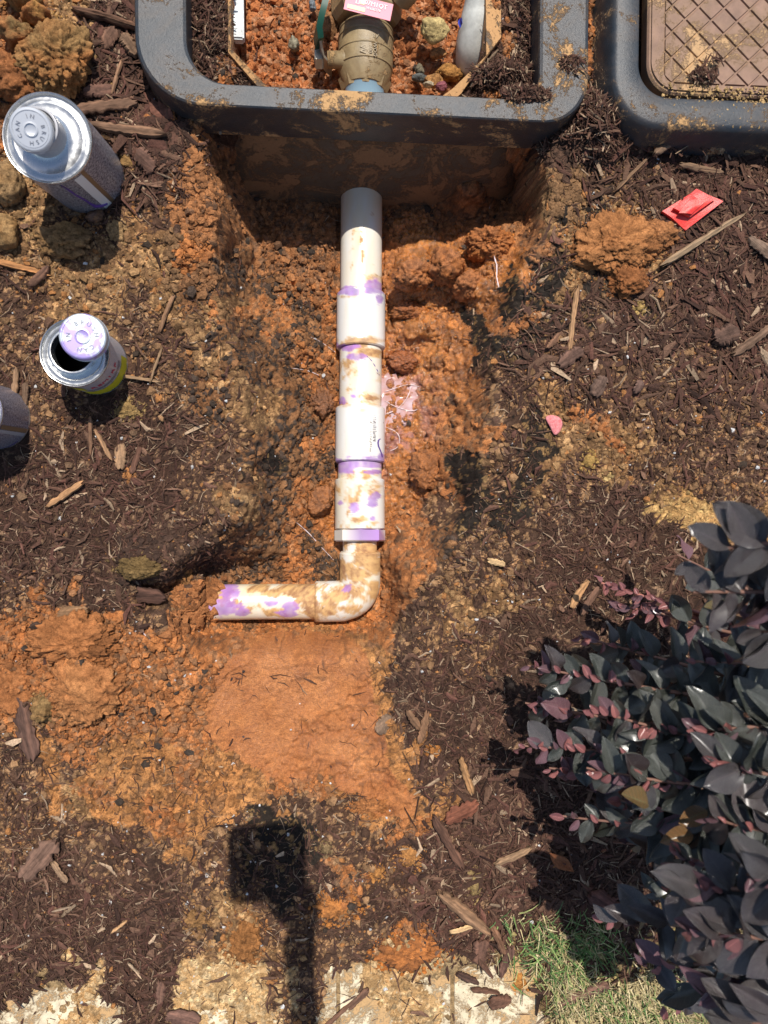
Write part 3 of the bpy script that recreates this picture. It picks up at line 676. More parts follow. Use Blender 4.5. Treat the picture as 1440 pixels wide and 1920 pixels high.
# ------------------------------------------------------------------ PVC run
def zc(y): return -.108+(y-350)*(.033/680)
asm = empty('pvc_pipe', PG(560, 1000), label='stained white PVC water pipe with couplings and an elbow, lying in the dug hole', cat='pipe')
PUR = [(645, 545, 26, 9), (700, 540, 22, 20), (712, 560, 12, 14), (668, 548, 40, 7), (650, 652, 30, 8), (676, 670, 20, 10), (660, 668, 12, 8), (662, 744, 9, 6), (642, 752, 10, 8), (676, 868, 60, 12), (650, 876, 20, 14), (665, 951, 11, 11), (699, 942, 13, 14), (705, 930, 8, 9), (699, 972, 6, 5), (638, 943, 6, 5), (676, 994, 24, 5), (700, 1010, 30, 6), (715, 1000, 8, 10), (630, 650, 8, 8), (716, 862, 8, 14),
       (432, 1112, 20, 20), (420, 1140, 34, 18), (455, 1148, 18, 10), (510, 1128, 14, 8), (545, 1138, 16, 14), (540, 1150, 20, 8), (652, 1103, 10, 9), (395, 1140, 20, 14), (700, 885, 20, 5)]
BAN = [(677, 452, 5, 24, .8), (680, 480, 3, 30, .8), (660, 470, 12, 30, .35), (700, 525, 20, 12, .4), (700, 530, 12, 20, .3), (680, 640, 45, 8, .8), (660, 648, 30, 9, .8), (645, 556, 18, 4, .7), (690, 662, 40, 12, .7), (650, 695, 20, 30, .45), (700, 750, 25, 14, .6), (680, 770, 10, 12, .6), (645, 758, 12, 8, .9), (715, 700, 12, 20, .4), (660, 720, 25, 30, .25), (690, 885, 26, 5, .7), (676, 890, 45, 14, .35),
       (655, 930, 14, 26, .6), (670, 925, 10, 26, .8), (700, 915, 24, 24, .35), (640, 915, 20, 14, .5), (672, 975, 18, 10, .5), (650, 985, 20, 16, .3), (700, 985, 20, 14, .4), (690, 1050, 40, 34, .8), (670, 1075, 34, 30, .7), (650, 1110, 34, 22, .8), (620, 1120, 28, 30, .7), (650, 1140, 30, 14, .5), (610, 1145, 30, 14, .6), (575, 1115, 22, 26, 1), (545, 1110, 30, 14, .7), (490, 1105, 30, 14, .6), (470, 1140, 24, 14, .4), (410, 1112, 34, 18, .7), (585, 1140, 16, 24, 1), (440, 1135, 30, 22, .35), (700, 1100, 14, 24, .6), (640, 1070, 10, 26, .9), (660, 1020, 20, 8, .5), (695, 1024, 14, 10, .5), (516, 1150, 30, 8, .5)]
def pvc_colour(V, cream=.3, dirt=1.0):
    V = np.array([tuple(v) for v in V]); qx, qy = proj(V[:, 0], V[:, 1], V[:, 2])
    side = V[:, 2]
    x_ = V[:, 0]*1000; y_ = V[:, 1]*1000; zz = V[:, 2]*1000
    nn = fbm(x_+zz*.6, y_, 9, 1, 5, .62); n2 = fbm(x_+zz, y_+30, 5, 4, 4, .6); n3 = fbm(x_*2+zz, y_*.5, 22, 2, 4)
    base = np.array([.74, .74, .72])*np.ones((len(V), 1)); crm = np.array([.74, .63, .42])
    k_ = np.clip(cream+n3*1.2, 0, 1)[:, None]; C_ = base*(1-k_)+crm*k_
    wet_ = np.zeros(len(V))
    s = np.zeros(len(V))
    for (a, b, rx, ry, am) in BAN:
        g = np.exp(-(((qx-a)/rx)**2+((qy-b)/ry)**2))*am; s = np.maximum(s, g)
    sm = sstep(.34, .60, s*np.where(qy > 1000, 1.3, 1.)+nn*1.3+n2*.8)*dirt; n4 = fbm(x_*1.3+zz, y_*1.1, 3.2, 6, 4, .65); tt_ = np.clip(.5+n2*2.2+n4*1.6, 0, 1)[:, None]; cs = np.array([.62, .36, .13])*tt_+np.array([.27, .11, .035])*(1-tt_)
    light = sstep(.22, .42, s+nn*1.0)[:, None]*dirt; C_ = C_*(1-light*.55)+np.array([.68, .46, .22])*light*.55
    C_ = C_*(1-sm[:, None]*.88)+cs*sm[:, None]*.88; wet_ = np.maximum(wet_, sm)
    s = np.zeros(len(V))
    for (a, b, rx, ry) in PUR: s = np.maximum(s, np.exp(-(((qx-a)/rx)**2+((qy-b)/ry)**2)))
    n5 = fbm(x_*.30+zz*.3, y_*1.3, 5, 2, 5, .65); pm = sstep(.38, .58, s+n5*1.15+nn*.3)[:, None]*(.75+.25*vnoise(x_, y_, 3, 2))[:, None]; tone = (.7+.6*vnoise(x_+zz, y_, 7, 3))[:, None]
    C_ = C_*(1-pm*.85)+np.array([.34, .15, .52])*tone*pm*.85
    # specks
    sp = vnoise(x_*1.0+zz, y_, .9, 5) > .985; C_[sp] = (.12, .08, .05)
    return np.clip(C_, 0, .82), wet_
def pvc_piece(name, pts, rads, cream=.3, n=80, dirt=1.0, parent=asm):
    """pts world path, rads per point, densified to about 1 mm"""
    path = []; rr = []
    for i in range(len(pts)-1):
        L_ = (pts[i+1]-pts[i]).length; m_ = max(1, int(L_/.0011))
        for j in range(m_): path.append(pts[i].lerp(pts[i+1], j/m_)); rr.append(rads[i]+(rads[i+1]-rads[i])*j/m_)
    path.append(pts[-1]); rr.append(rads[-1])
    V, Fc = sweep(path, rr, n); o = obj(name, V, Fc, 'pvc', parent, True); c_, w_ = pvc_colour(V, cream, dirt); setcol(o.data, c_, w_)
    autosmooth(o, 38); return o
def cl(y): x_ = np.interp(y, [330, 650, 900, 1100], [678, 676.5, 674.5, 675]); return P(x_, y, zc(y))
def run(y0, y1, r, ch=.0012, wall=.003):
    a, b = cl(y0), cl(y1); t = (b-a).normalized()
    return [a+t*.0, a, a+t*ch, b-t*ch, b, b+t*0], [r-wall, r-ch, r, r, r-ch, r-wall]
top = cl(340)+Vector((.0, .03, 0))
p_, r_ = [top, cl(372), cl(556)], [.0217]*3
pvc_piece('pipe_section', p_, r_, .55)
p_, r_ = run(552, 655, .0254); pvc_piece('coupling', p_, r_, .05, dirt=.9)
pvc_piece('pipe_section', [cl(648), cl(772)], [.0219]*2, .4)
p_, r_ = run(765, 868, .0256); cpl = pvc_piece('coupling', p_, r_, .03, dirt=.5)
pvc_piece('pipe_section', [cl(860), cl(906)], [.0226]*2, .4)
p_, r_ = run(899, 993, .0257); pvc_piece('reducer', p_, r_, .45)
a, b = cl(993), cl(1015); t = (b-a).normalized()
V, Fc = sweep([a, a+t*.0008, b-t*.0012, b], [.0243, .0262, .0262, .0245], 8); cb = obj('collar', V, Fc, 'pvc', asm, False); setcol(cb.data, pvc_colour(V, .3)[0])
pvc_piece('pipe_section', [cl(1008), cl(1048)], [.0176]*2, .3)
ze = zc(1100)
def ce(a_, b_): return P(a_, b_, -.074)
c0 = ce(675, 1034); bend = [ce(675, 1034), ce(675, 1037), ce(675, 1090)]
cen = ce(642, 1092); Rb = (ce(675, 1092)-cen).length
for i in range(1, 9):
    a_ = -i/9*math.pi/2; bend.append(cen+Vector((Rb*math.cos(a_), Rb*math.sin(a_), 0)))
bend += [ce(640, 1127), ce(593, 1128), ce(590, 1128)]
pvc_piece('elbow', bend, [.0195]+[.0210]*(len(bend)-2)+[.0195], .45)
pvc_piece('pipe_section', [ce(600, 1128), P(500, 1128, -.071), P(430, 1129, -.068), P(352, 1131, -.070)], [.0180]*4, .55)
# printed codes on pipe and coupling
def code(px0, py0, py1, zz, r, parent, wdt=.0035, seed=1):
    q = random.Random(seed); V = []; Fc = []; y_ = py0
    while y_ < py1:
        h = q.choice((1., 1.4, 2.2)); wv = wdt*q.uniform(.5, 1); x0 = px0+q.uniform(-1, 1)
        a = P(x0, y_, zz); b = P(x0, y_+h, zz)
        cx = P(np.interp(y_, [330, 650, 900], [678, 676.5, 674.5]), y_, zc(y_))
        k0 = len(V)
        for t in range(4):
            xx = a.x-wv/2+wv*t/3; dz = math.sqrt(max(r*r-(xx-cx.x)**2, 0))+.00012
            V += [Vector((xx, a.y, cx.z+dz)), Vector((xx, b.y, cx.z+dz))]
        for t in range(3): Fc.append([k0+2*t, k0+2*t+1, k0+2*t+3, k0+2*t+2])
        y_ += h+q.choice((.8, 1., 1.6))
    return obj('printed_code', V, Fc, 'print_dark', parent, False)
code(688, 712, 760, -.07, .0219, asm, .0045, 3); code(702, 778, 826, -.062, .0257, asm, .0042, 5); code(695, 800, 846, -.06, .0257, asm, .0018, 6); code(690, 682, 698, -.07, .0219, asm, .005, 8)
def swipe(pts, r, w_, mt, name='marker_stroke'):
    V = []; Fc = []
    for i, (a_, b_) in enumerate(pts):
        c_ = cl(b_); p = P(a_, b_, c_.z+r*.8); dx = max(min(p.x-c_.x, r*.985), -r*.985)
        for s in (-1, 1):
            x_ = max(min(dx+s*w_/2, r*.99), -r*.99); V.append(Vector((c_.x+x_, c_.y, c_.z+math.sqrt(r*r-x_*x_)+.0002)))
    for i in range(len(pts)-1): Fc.append([2*i, 2*i+1, 2*i+3, 2*i+2])
    return obj(name, V, Fc, mt, asm, False)
swipe([(714, 824), (710, 827), (709, 832), (710, 838), (714, 846), (717, 853), (718, 858)], .0257, .0016, 'print_purple')
swipe([(688, 674), (695, 680), (702, 689), (708, 698), (712, 706)], .0219, .0011, 'print_purple')
# blue-primed nipple from valve down to the run
tube_obj('riser_pipe', [va+vax*.004+Vector((0, 0, .001)), va-vax*.010, va-vax*.03+Vector((0, 0, -.03)), cl(340)+Vector((0, .024, 0))], [.0185]*4, 'pale_blue', asm, 32)
# grey conical riser right side
gp = empty('grey_pipe', P(885, 120, -.05), label='grey plastic pipe leaning against the right inner wall of the open meter box', cat='pipe')
pp = [P(882, 128, -.042), P(884, 118, -.034), P(890, 80, -.020), P(899, 30, -.008), P(912, -60, 0)]
V, Fc = sweep([pp[0]-(pp[1]-pp[0])*.3]+pp, [.006, .012, .0155, .0175, .0165, .012], 40); obj('pipe_wall', V, Fc, 'grey_pvc', gp)
tube_obj('blue_cap', [P(868, 46, -.012), P(873, 40, -.008)], [.0055, .0048], 'blue_plastic', None, 14, label='small blue plastic cap beside the grey pipe in the meter box', cat='cap')
# ------------------------------------------------------------------ second box with its lid
b2 = empty('covered_meter_box', (.42, .45, 0), label='second meter box with its brown diamond pattern lid on, dirt smeared', cat='meter box')
ox0 = P(1150, 30, ZR).x; oy0 = P(1330, 243, ZR).y
def b2l(off, yo=0, r=.045, z=ZR, x1=.75): return zed(rect_loop(ox0+off, oy0+off+yo, x1-off, .95-off, (max(r-off, .012),)*4, 14), z)
g0 = P(1199, 30, ZR).x-ox0; gy0 = P(1350, 187, ZR).y-oy0
def gap(dx, z): 
    return zed(rect_loop(ox0+g0+dx, oy0+gy0+dx, .75-g0-dx, .95-gy0-dx, (.028,)*4, 14), z)
rim2 = loft('rim', [b2l(-.012, z=-.04), b2l(-.004, z=ZR-.012), b2l(0, z=ZR-.0045), b2l(.0015, z=ZR-.0012), b2l(.005, z=ZR), zed(inset_mix(b2l(.005), gap(0, ZR), .9), ZR), gap(0, ZR-.001), gap(.001, ZR-.03)], 'box_plastic', b2, smooth=True); autosmooth(rim2, 50)
lx = P(1216, 30, ZR-.003).x; ly = P(1350, 179, ZR-.003).y
def lidl(off, z): return zed(rect_loop(lx+off, ly+off, .75-g0-.01, .95-gy0-.01, (max(.026-off, .01),)*4, 14), z)
ll = [lidl(.001, ZR-.02), lidl(0, ZR-.006), lidl(.0015, ZR-.004)]
V = [v for lp in ll for v in lp]; nl = len(ll[0]); Fc = grid_faces(3, nl, wrapv=True).tolist()+[[2*nl+i for i in range(nl)]]
lid = obj('lid', V, Fc, 'box_lid', b2, False)
# raised border and diamonds
pxl0 = P(1250, 60, ZR).x; pyl0 = P(1380, 156, ZR).y
def ring(name, a, b, z0, z1, mt, par):
    return loft(name, [zed(a, z0), zed(a, z1), zed(b, z1), zed(b, z0)], mt, par)
pa = rect_loop(lx+.003, ly+.003, .70, .88, (.024,)*4, 14); pb = rect_loop(pxl0-.0015, pyl0-.0015, .69, .86, (.012,)*4, 14)
ring('lid_border', pa, pb, ZR-.0041, ZR-.0022, 'box_lid', lid)
V = []; Fc = []; D = .0238
for i in range(-1, 26):
    for j in range(-1, 34):
        for s in (0, 1):
            cx = pxl0+.006+(i+.5*s)*D; cy = pyl0+.010+(j+.5*s)*D*.94
            if cx > .62 or cy > .62: continue
            poly = [Vector((cx+a*(D/2-.0011), cy+b*(D*.94/2-.0011), 0)) for a, b in ((1, 0), (0, 1), (-1, 0), (0, -1))]
            def clip(pl, f):
                out = []
                for q in range(len(pl)):
                    a, b = pl[q], pl[(q+1) % len(pl)]; fa, fb = f(a), f(b)
                    if fa >= 0: out.append(a)
                    if (fa >= 0) != (fb >= 0): out.append(a.lerp(b, fa/(fa-fb)))
                return out
            poly = clip(poly, lambda v: v.x-pxl0)
            if len(poly) > 2: poly = clip(poly, lambda v: v.y-pyl0)
            if len(poly) < 3: continue
            c_ = sum(poly, Vector((0, 0, 0)))/len(poly); k0 = len(V); m_ = len(poly)
            V += [Vector((p.x, p.y, ZR-.0041)) for p in poly]+[Vector(((p+(c_-p)*.06).x, (p+(c_-p)*.06).y, ZR-.0024)) for p in poly]
            for q in range(m_): Fc.append([k0+q, k0+(q+1) % m_, k0+m_+(q+1) % m_, k0+m_+q])
            Fc.append([k0+m_+q for q in range(m_)])
obj('lid_tread', V, Fc, 'box_lid', lid, False)
# ------------------------------------------------------------------ cans
def can(name, label, base, r, h, lab, neck_r, neck_h, topc=None, cap=None, open_=False, parts=True):
    base = Vector(base); ax = Vector((0, 0, 1)) if topc is None else (Vector(topc)-base).normalized()
    o = empty(name, base, label=label, cat='can')
    def uvbody(nm, r_, h0, h1, mt, par=o, a0=0, a1=2*math.pi, n=96, hook=0):
        s, u = frame_axes(ax); V = []; hs = np.linspace(h0, h1, 6)
        for hh in hs:
            for j in range(n+1):
                a = a0+(a1-a0)*j/n; V.append(base+ax*hh+(s*math.cos(a)+u*math.sin(a))*r_)
        ob = obj(nm, V, grid_faces(6, n+1)[:, ::-1].copy(), mt, par, True)
        uv = ob.data.uv_layers.new(name='UV'); vi = np.zeros(len(ob.data.loops), int); ob.data.loops.foreach_get('vertex_index', vi)
        uu = (vi % (n+1))/n*(a1-a0)/6.283; vv = (vi//(n+1))/5.; uv.data.foreach_set('uv', np.stack([uu, vv], -1).ravel()); return ob
    shell = lathe('can_body', [(0, 0), (r-.001, 0), (r+.0006, .0006), (r+.0006, .0022), (r-.0004, .0028), (r-.0004, h-.0028), (r+.0007, h-.0022), (r+.0009, h-.0006), (r+.0004, h), (r-.0008, h-.0003), (r-.0016, h-.0028), (r*.86, h-.0030), (r*.82, h-.0018), (r*.78, h-.0022), (neck_r+.004, h-.0020), (neck_r+.0015, h-.0005), (neck_r, h+.001)], 'tin', o, base, ax, n=96)
    autosmooth(shell, 60)
    # neck with thread
    prof = [(neck_r+.0002, h)]
    for i in range(4):
        z0 = h+neck_h*(i/4); prof += [(neck_r, z0+neck_h*.02+.0002), (neck_r+.0009, z0+neck_h*.12), (neck_r, z0+neck_h*.22)]
    prof += [(neck_r, h+neck_h-.001), (neck_r+.0006, h+neck_h-.0004), (neck_r, h+neck_h), (neck_r-.0012, h+neck_h-.0004)]
    if open_: prof += [(neck_r-.0014, h+neck_h-.002), (neck_r-.0014, h-.004)]
    nk = lathe('neck', prof, 'tin', o, base, ax, n=64); autosmooth(nk, 60)
    if open_:
        lathe('can_inside', [(neck_r-.0014, h-.003), (r-.002, h-.006), (r-.002, .004), (0, .003)], 'dark_inside', o, base, ax, n=48)
    uvbody('label_print', r+.0002, .0032, h-.0032, lab, shell)
    o['_r'] = r
    return o, ax, uvbody
def arc_text(txt, c, ax, rad, ang0, dang, size, mt, par, inward=False, ref=None):
    ax = ax.normalized(); s, u = (ref if ref else frame_axes(ax))
    for i, ch in enumerate(txt):
        if ch == ' ': continue
        a = ang0-dang*i; rd = s*math.cos(a)+u*math.sin(a); up_ = rd; rt = up_.cross(ax)
        Mx = Matrix((( rt.x, up_.x, ax.x, 0), (rt.y, up_.y, ax.y, 0), (rt.z, up_.z, ax.z, 0), (0, 0, 0, 1)))
        Mx.translation = c+rd*rad
        text_obj('letter', ch, size, .00035, mt, par, Mx)
def make_cap(base, ax, r, h, par, mt, stain=False, rot=0.0, sz=.0052):
    prof = [(r-.001, 0), (r+.0006, .0003), (r+.0006, .0012)]
    for i in range(3): z0 = .0018+(h-.005)*i/3; prof += [(r, z0), (r+.0003, z0+(h-.005)/6)]
    prof += [(r, h-.0025), (r-.0004, h-.0009), (r-.0014, h-.0001), (r-.0024, h), (r*.86, h), (r*.84, h-.0005), (r*.81, h-.0005), (r*.80, h-.0001), (r*.34, h-.0001), (r*.33, h+.0007), (r*.27, h+.0008), (r*.26, h), (r*.22, h-.0002), (0, h-.0002)]
    c = lathe('cap', prof, mt, par, base, ax, n=96); autosmooth(c, 30)
    ctr = base+ax*(h+.0000); X0 = Vector((1, 0, 0)); s = (X0-ax*X0.dot(ax)).normalized(); u = ax.cross(s)
    q = r/.0196
    arc_text('BRUSH', ctr, ax, r*.58, math.radians(135)+rot, math.radians(27), sz*q, 'letter_tin', c, ref=(s, u))
    arc_text('CAN', ctr, ax, r*.58, math.radians(-30)+rot, math.radians(27), sz*q, 'letter_tin', c, ref=(s, u))
    arc_text('IN', ctr, ax, r*.58, math.radians(-125)+rot-math.radians(15), math.radians(24), sz*q, 'letter_tin', c, ref=(s, u))
    return c
b0 = P(163, 330); tt = P(88, 258, .096)
c1, ax1, ub1 = can('cement_can', 'tall silver can with its cap screwed on, beside the amber stone at upper left', b0, .0325, .096, 'label_grey', .0145, .021, tt)
nb = b0+ax1*.096
make_cap(P(64, 246, .112), (P(58, 243, .128)-P(66, 247, .112)).normalized(), .0150, .014, c1, 'cap_tin', rot=math.radians(-120))
# label seams / stripes on the tall can
def seam(par, base, ax, r, az, w_, h0, h1, mt, nm):
    s, u = frame_axes(ax); V = []; m_ = 7
    for hh in (h0, h1):
        for j in range(m_): a = az-w_/2+w_*j/(m_-1); V.append(base+ax*hh+(s*math.cos(a)+u*math.sin(a))*(r+.00045))
    return obj(nm, V, grid_faces(2, m_)[:, ::-1].copy(), mt, par, True)
def az_of(ax, v):
    s, u = frame_axes(ax); return math.atan2(Vector(v).dot(u), Vector(v).dot(s))
azs = az_of(ax1, (.72, -.69, 0))
seam(c1, b0, ax1, .0325, azs, .10, .003, .093, 'seam_tan', 'label_seam'); seam(c1, b0, ax1, .0325, azs+.17, .22, .003, .09, 'print_white', 'label_edge')
solid('label_edge_grey', (.34, .34, .36), .35)
c1.children[-1].data.materials[0] = M['label_edge_grey']
for hh in (.018, .045): 
    seam(c1, b0, ax1, .03255, azs-.72, 1.1, hh, hh+.0006, 'label_edge_grey', 'print_line'); 
seam(c1, b0, ax1, .03252, azs, 6.28, .003, .0055, 'print_green', 'green_band')
# dried purple drip down the can
s, u = frame_axes(ax1); V = []; 
dr = [(.50, .085, .02), (.47, .07, .03), (.52, .055, .035), (.46, .040, .05), (.45, .026, .055), (.33, .0225, .06), (.20, .021, .05)]
dr = [(.62, .088), (.58, .075), (.56, .060), (.50, .045), (.47, .030), (.44, .022), (.30, .0165), (.16, .0130)]
tube_obj('glue_drip', [b0+ax1*h_+(s*math.cos(azs+a_)+u*math.sin(azs+a_))*.0328 for a_, h_ in dr], [.0006, .0009, .0009, .0010, .0011, .0018, .0018, .0013], 'print_purple', c1, 8)
b0 = P(181, 682)
c2, ax2, ub2 = can('primer_can', 'small open primer can with its stained purple cap resting tilted on the neck', b0, .0272, .060, 'label_white', .0178, .007, None, None, True)
azc = az_of(Vector((0, 0, 1)), (.7, -.71, 0))
seam(c2, b0, Vector((0, 0, 1)), .0274, azc, 1.9, .004, .022, 'print_yellow', 'yellow_band')
seam(c2, b0, Vector((0, 0, 1)), .0274, azc+.9, .35, .03, .047, 'print_yellow', 'yellow_mark')
for hh in (.0265, .0285, .0305): seam(c2, b0, Vector((0, 0, 1)), .0274, azc, 1.5, hh, hh+.0006, 'print_dark', 'print_line')
s, u = frame_axes(Vector((0, 0, 1)))
for i, ch in enumerate('PRIMER'):
    a_ = azc-.55+i*.2; rd = s*math.cos(a_)+u*math.sin(a_); up_ = Vector((0, 0, 1)); rt = up_.cross(rd)
    Mx = Matrix(((rt.x, up_.x, rd.x, 0), (rt.y, up_.y, rd.y, 0), (rt.z, up_.z, rd.z, 0), (0, 0, 0, 1))); Mx.translation = b0+rd*.0277+up_*.0385
    text_obj('letter', ch, .0085, .0001, 'print_red', c2, Mx)
axc = Vector((.10, -.05, 1)).normalized()
make_cap(P(160, 634, .070), axc, .0182, .011, c2, 'tin_purple', True, rot=math.radians(-20))
b0 = P(-3, 783)
c3, ax3, ub3 = can('primer_can', 'small silver can streaked with purple, cut off by the left edge of the photo', b0, .0275, .060, 'label_purple', .0178, .007)
make_cap(b0+Vector((0, 0, .060)), Vector((0, 0, 1)), .0196, .011, c3, 'tin_purple', True)
azq = az_of(Vector((0, 0, 1)), (.9, -.43, 0)); seam(c3, b0, Vector((0, 0, 1)), .0276, azq, .14, .003, .056, 'seam_tan', 'label_seam'); seam(c3, b0, Vector((0, 0, 1)), .0276, azq+.14, .12, .003, .056, 'label_edge_grey', 'label_edge')
# ------------------------------------------------------------------ clods, stones, bark
def ico(sub):
    import bmesh
    bm = bmesh.new(); bmesh.ops.create_icosphere(bm, subdivisions=sub, radius=1); V = np.array([v.co[:] for v in bm.verts]); Fc = np.array([[v.index for v in f.verts] for f in bm.faces]); bm.free(); return V, Fc
ICOS = {s: ico(s) for s in (3, 4, 5, 6)}
CLODS = []
def blob_noise(V, K, seed, p=1.0):
    r_ = np.random.RandomState(seed); Dn = r_.normal(size=(K, 3)); Dn /= np.linalg.norm(Dn, axis=1, keepdims=True); rad = 2.2/math.sqrt(K)*r_.uniform(.5, 1.2, K)
    dd = 1-V@Dn.T; q = rad[None]**2/2-dd; return np.sqrt(np.maximum(q, 0)).max(1)*math.sqrt(2)*math.sqrt(K)/2.4
def clod(name, label, cat, qx, qy, sx, sy, hz, col, col2=None, lump=.22, seed=0, sub=4, wet=0., rot=0., lift=.3, group=None, fine=.06, zoff=None, edge=0., crack=1.):
    c = PG(qx, qy) if zoff is None else P(qx, qy, zoff); V, Fc = ICOS[sub]; k_ = (HC-c.z)/F
    b1 = blob_noise(V, 14, seed+1); b2_ = blob_noise(V, 70, seed+2); b3 = blob_noise(V, 420, seed+3)
    b4 = blob_noise(V, 1500, seed+4) if sub >= 5 else 0; wob_ = fbm(V[:, 0]*4+seed, V[:, 1]*4+V[:, 2]*3, 1.2, seed % 8, 4, .6)
    crk = sstep(.035, 0, np.abs(fbm(V[:, 0]*sx/40+seed, V[:, 1]*sy/40, .9, seed % 8, 4)))*crack
    rf_ = np.random.RandomState(seed+50); Nn = rf_.normal(size=(18, 3)); Nn /= np.linalg.norm(Nn, axis=1, keepdims=True); hk = rf_.uniform(.62, 1.0, 18)
    fac = np.minimum((hk[None]/np.maximum(V@Nn.T, .05)).min(1), 1.2)
    rr = .22-crk*.10+fac*.62+lump*.42*b1+lump*.45*b2_+fine*.9*b3+fine*.55*b4+wob_*.16
    if edge: rr = rr+edge*fbm(np.arctan2(V[:, 1], V[:, 0])*3+9, V[:, 2]*2, .9, seed % 8, 5, .62)*.9*(1-np.abs(V[:, 2])*.6)
    W_ = V*rr[:, None]*np.array([sx*k_/2, sy*k_/2, hz/1000]); ca, sa = math.cos(rot), math.sin(rot)
    W_ = np.stack([W_[:, 0]*ca-W_[:, 1]*sa, W_[:, 0]*sa+W_[:, 1]*ca, W_[:, 2]], -1)
    loc = Vector((c.x, c.y, c.z+hz/1000*lift)); o = obj(name, W_+np.array(loc), Fc, 'soil', None, True, loc=loc, label=label, cat=cat, group=group)
    CLODS.append((c.x, c.y, sx*k_/2, sy*k_/2, tuple(col)))
    c1_ = np.array(col); c2_ = np.array(col2 if col2 else [x*.7 for x in col]); t = np.clip(.5+2.2*fbm(V[:, 0]*10+seed, V[:, 1]*10+V[:, 2]*7, 5, seed % 8, 4), 0, 1)[:, None]
    setcol(o.data, (c1_*t+c2_*(1-t))*(1-.45*crk[:, None])*(.7+.35*np.clip(b3+b2_*.5, 0, 1.2)[:, None]), wet); return o
OR = (.40, .155, .055); TN = (.34, .19, .075); OL = (.27, .17, .07); WO = (.42, .14, .03)
clod('clay_clod', 'large crumbly orange clay clod on the mulch below the folded red plastic', 'clod', 1150, 465, 165, 125, 20, (.44, .19, .07), (.34, .14, .05), .26, 3, 6, fine=.10, edge=.5)
clod('clay_clod', 'small crumbly clod at the lower tail of the large orange clod', 'clod', 1172, 528, 80, 60, 12, (.36, .14, .05), None, .34, 5, 5, fine=.12, edge=.4)
clod('clay_clod', 'lumpy clod joined to the right side of the large orange clod', 'clod', 1228, 445, 80, 60, 13, (.42, .18, .07), None, .3, 6, 5, fine=.1, edge=.3)
clod('clay_clod', 'flattened round orange clay clod at lower left beside the dark bark strip', 'clod', 158, 1297, 150, 128, 14, (.46, .20, .075), OR, .22, 9, 6, lift=.0, fine=.05, edge=.8)
clod('clay_clod', 'lobed orange clay clod just above the flattened round clay clod at lower left', 'clod', 140, 1205, 170, 100, 13, (.43, .17, .06), None, .28, 12, 6, fine=.07, edge=1.0, lift=.0)
clod('clay_clod', 'reddish clay clod at the left edge, below the crumbly tan clod', 'clod', 22, 1290, 90, 90, 12, (.40, .16, .058), OR, .3, 14, 5, fine=.1, edge=.7, lift=0)
clod('soil_clod', 'crumbly tan clod left of the flattened round clod', 'clod', 85, 1325, 48, 55, 12, TN, OL, .35, 15, 4, fine=.14)
clod('soil_clod', 'big tan clod resting left of the tall silver can, below its rim', 'clod', 18, 352, 72, 88, 22, (.40, .25, .12), (.30, .17, .07), .13, 17, 5, fine=.05)
clod('soil_clod', 'tan clod at the left edge below the big tan clod', 'clod', 12, 432, 70, 65, 14, (.38, .24, .11), (.3, .16, .06), .18, 18, 4)
clod('soil_clod', 'brown crumbly clod right of the clod at the left edge, under the tall can', 'clod', 118, 452, 95, 60, 12, (.26, .15, .07), TN, .3, 19, 5, fine=.1, edge=.3)
clod('soil_clod', 'large olive-brown crumbly clod in the top left heap', 'clod', 112, 125, 125, 120, 26, (.30, .175, .07), (.36, .15, .05), .32, 21, 6, fine=.11, edge=.3)
clod('soil_clod', 'smooth orange clod with a blue smear in the top left heap', 'clod', 78, 42, 58, 42, 22, (.46, .25, .08), OR, .15, 22, 4)
clod('soil_clod', 'dark orange clod behind the smeared clod at the top edge', 'clod', 50, 5, 70, 60, 24, (.38, .18, .06), OL, .2, 23, 4)
clod('soil_clod', 'reddish crumbly clod at the left edge above the tall can', 'clod', 30, 150, 90, 80, 18, (.36, .14, .05), (.25, .1, .04), .35, 24, 5, fine=.12, edge=.3)
clod('soil_clod', 'orange clod touching the left edge of the top left heap', 'clod', 40, 75, 60, 50, 20, OR, OL, .3, 26, 4, fine=.1)
clod('amber_stone', 'smooth amber stone against the foot of the tall silver can', 'stone', 181, 408, 44, 34, 9, (.34, .15, .05), (.18, .09, .06), .06, 31, 4, fine=.0, rot=.5, wet=.5)
clod('soil_clod', 'pale crumbly clod just right of the amber stone', 'clod', 218, 436, 32, 42, 7, (.42, .26, .12), None, .3, 33, 4, fine=.14)
clod('soil_clod', 'pale tan clod right of the tall silver can', 'clod', 241, 305, 30, 26, 6, (.45, .26, .1), None, .3, 34, 3, fine=.14)
clod('soil_clod', 'dark olive clod in the undercut bank left of the elbow', 'clod', 268, 1062, 85, 45, 12, (.22, .14, .055), None, .3, 42, 5, fine=.1)
clod('soil_clod', 'rounded brown clod between the undercut bank and the end of the left pipe', 'clod', 345, 1082, 42, 40, 9, (.34, .16, .06), None, .3, 43, 4, fine=.1)
clod('clay_clod', 'tall wet orange clay clod at the right of the hole, white string on it', 'clod', 915, 462, 85, 62, 26, WO, OR, .3, 51, 6, wet=.25, fine=.09, edge=.3)
clod('clay_clod', 'wet orange clay clod right of the upper pipe at the shadow edge', 'clod', 772, 520, 78, 60, 22, WO, OR, .3, 52, 5, wet=.45, fine=.09, edge=.35)
clod('clay_clod', 'middle wet clod of the row right of the upper pipe', 'clod', 832, 506, 72, 66, 24, WO, OR, .32, 152, 5, wet=.4, fine=.09, edge=.35)
clod('clay_clod', 'wet clod between the middle clod of the row and the tall clod', 'clod', 872, 535, 60, 52, 18, (.40, .14, .04), OR, .3, 153, 5, wet=.35, fine=.09, edge=.35)
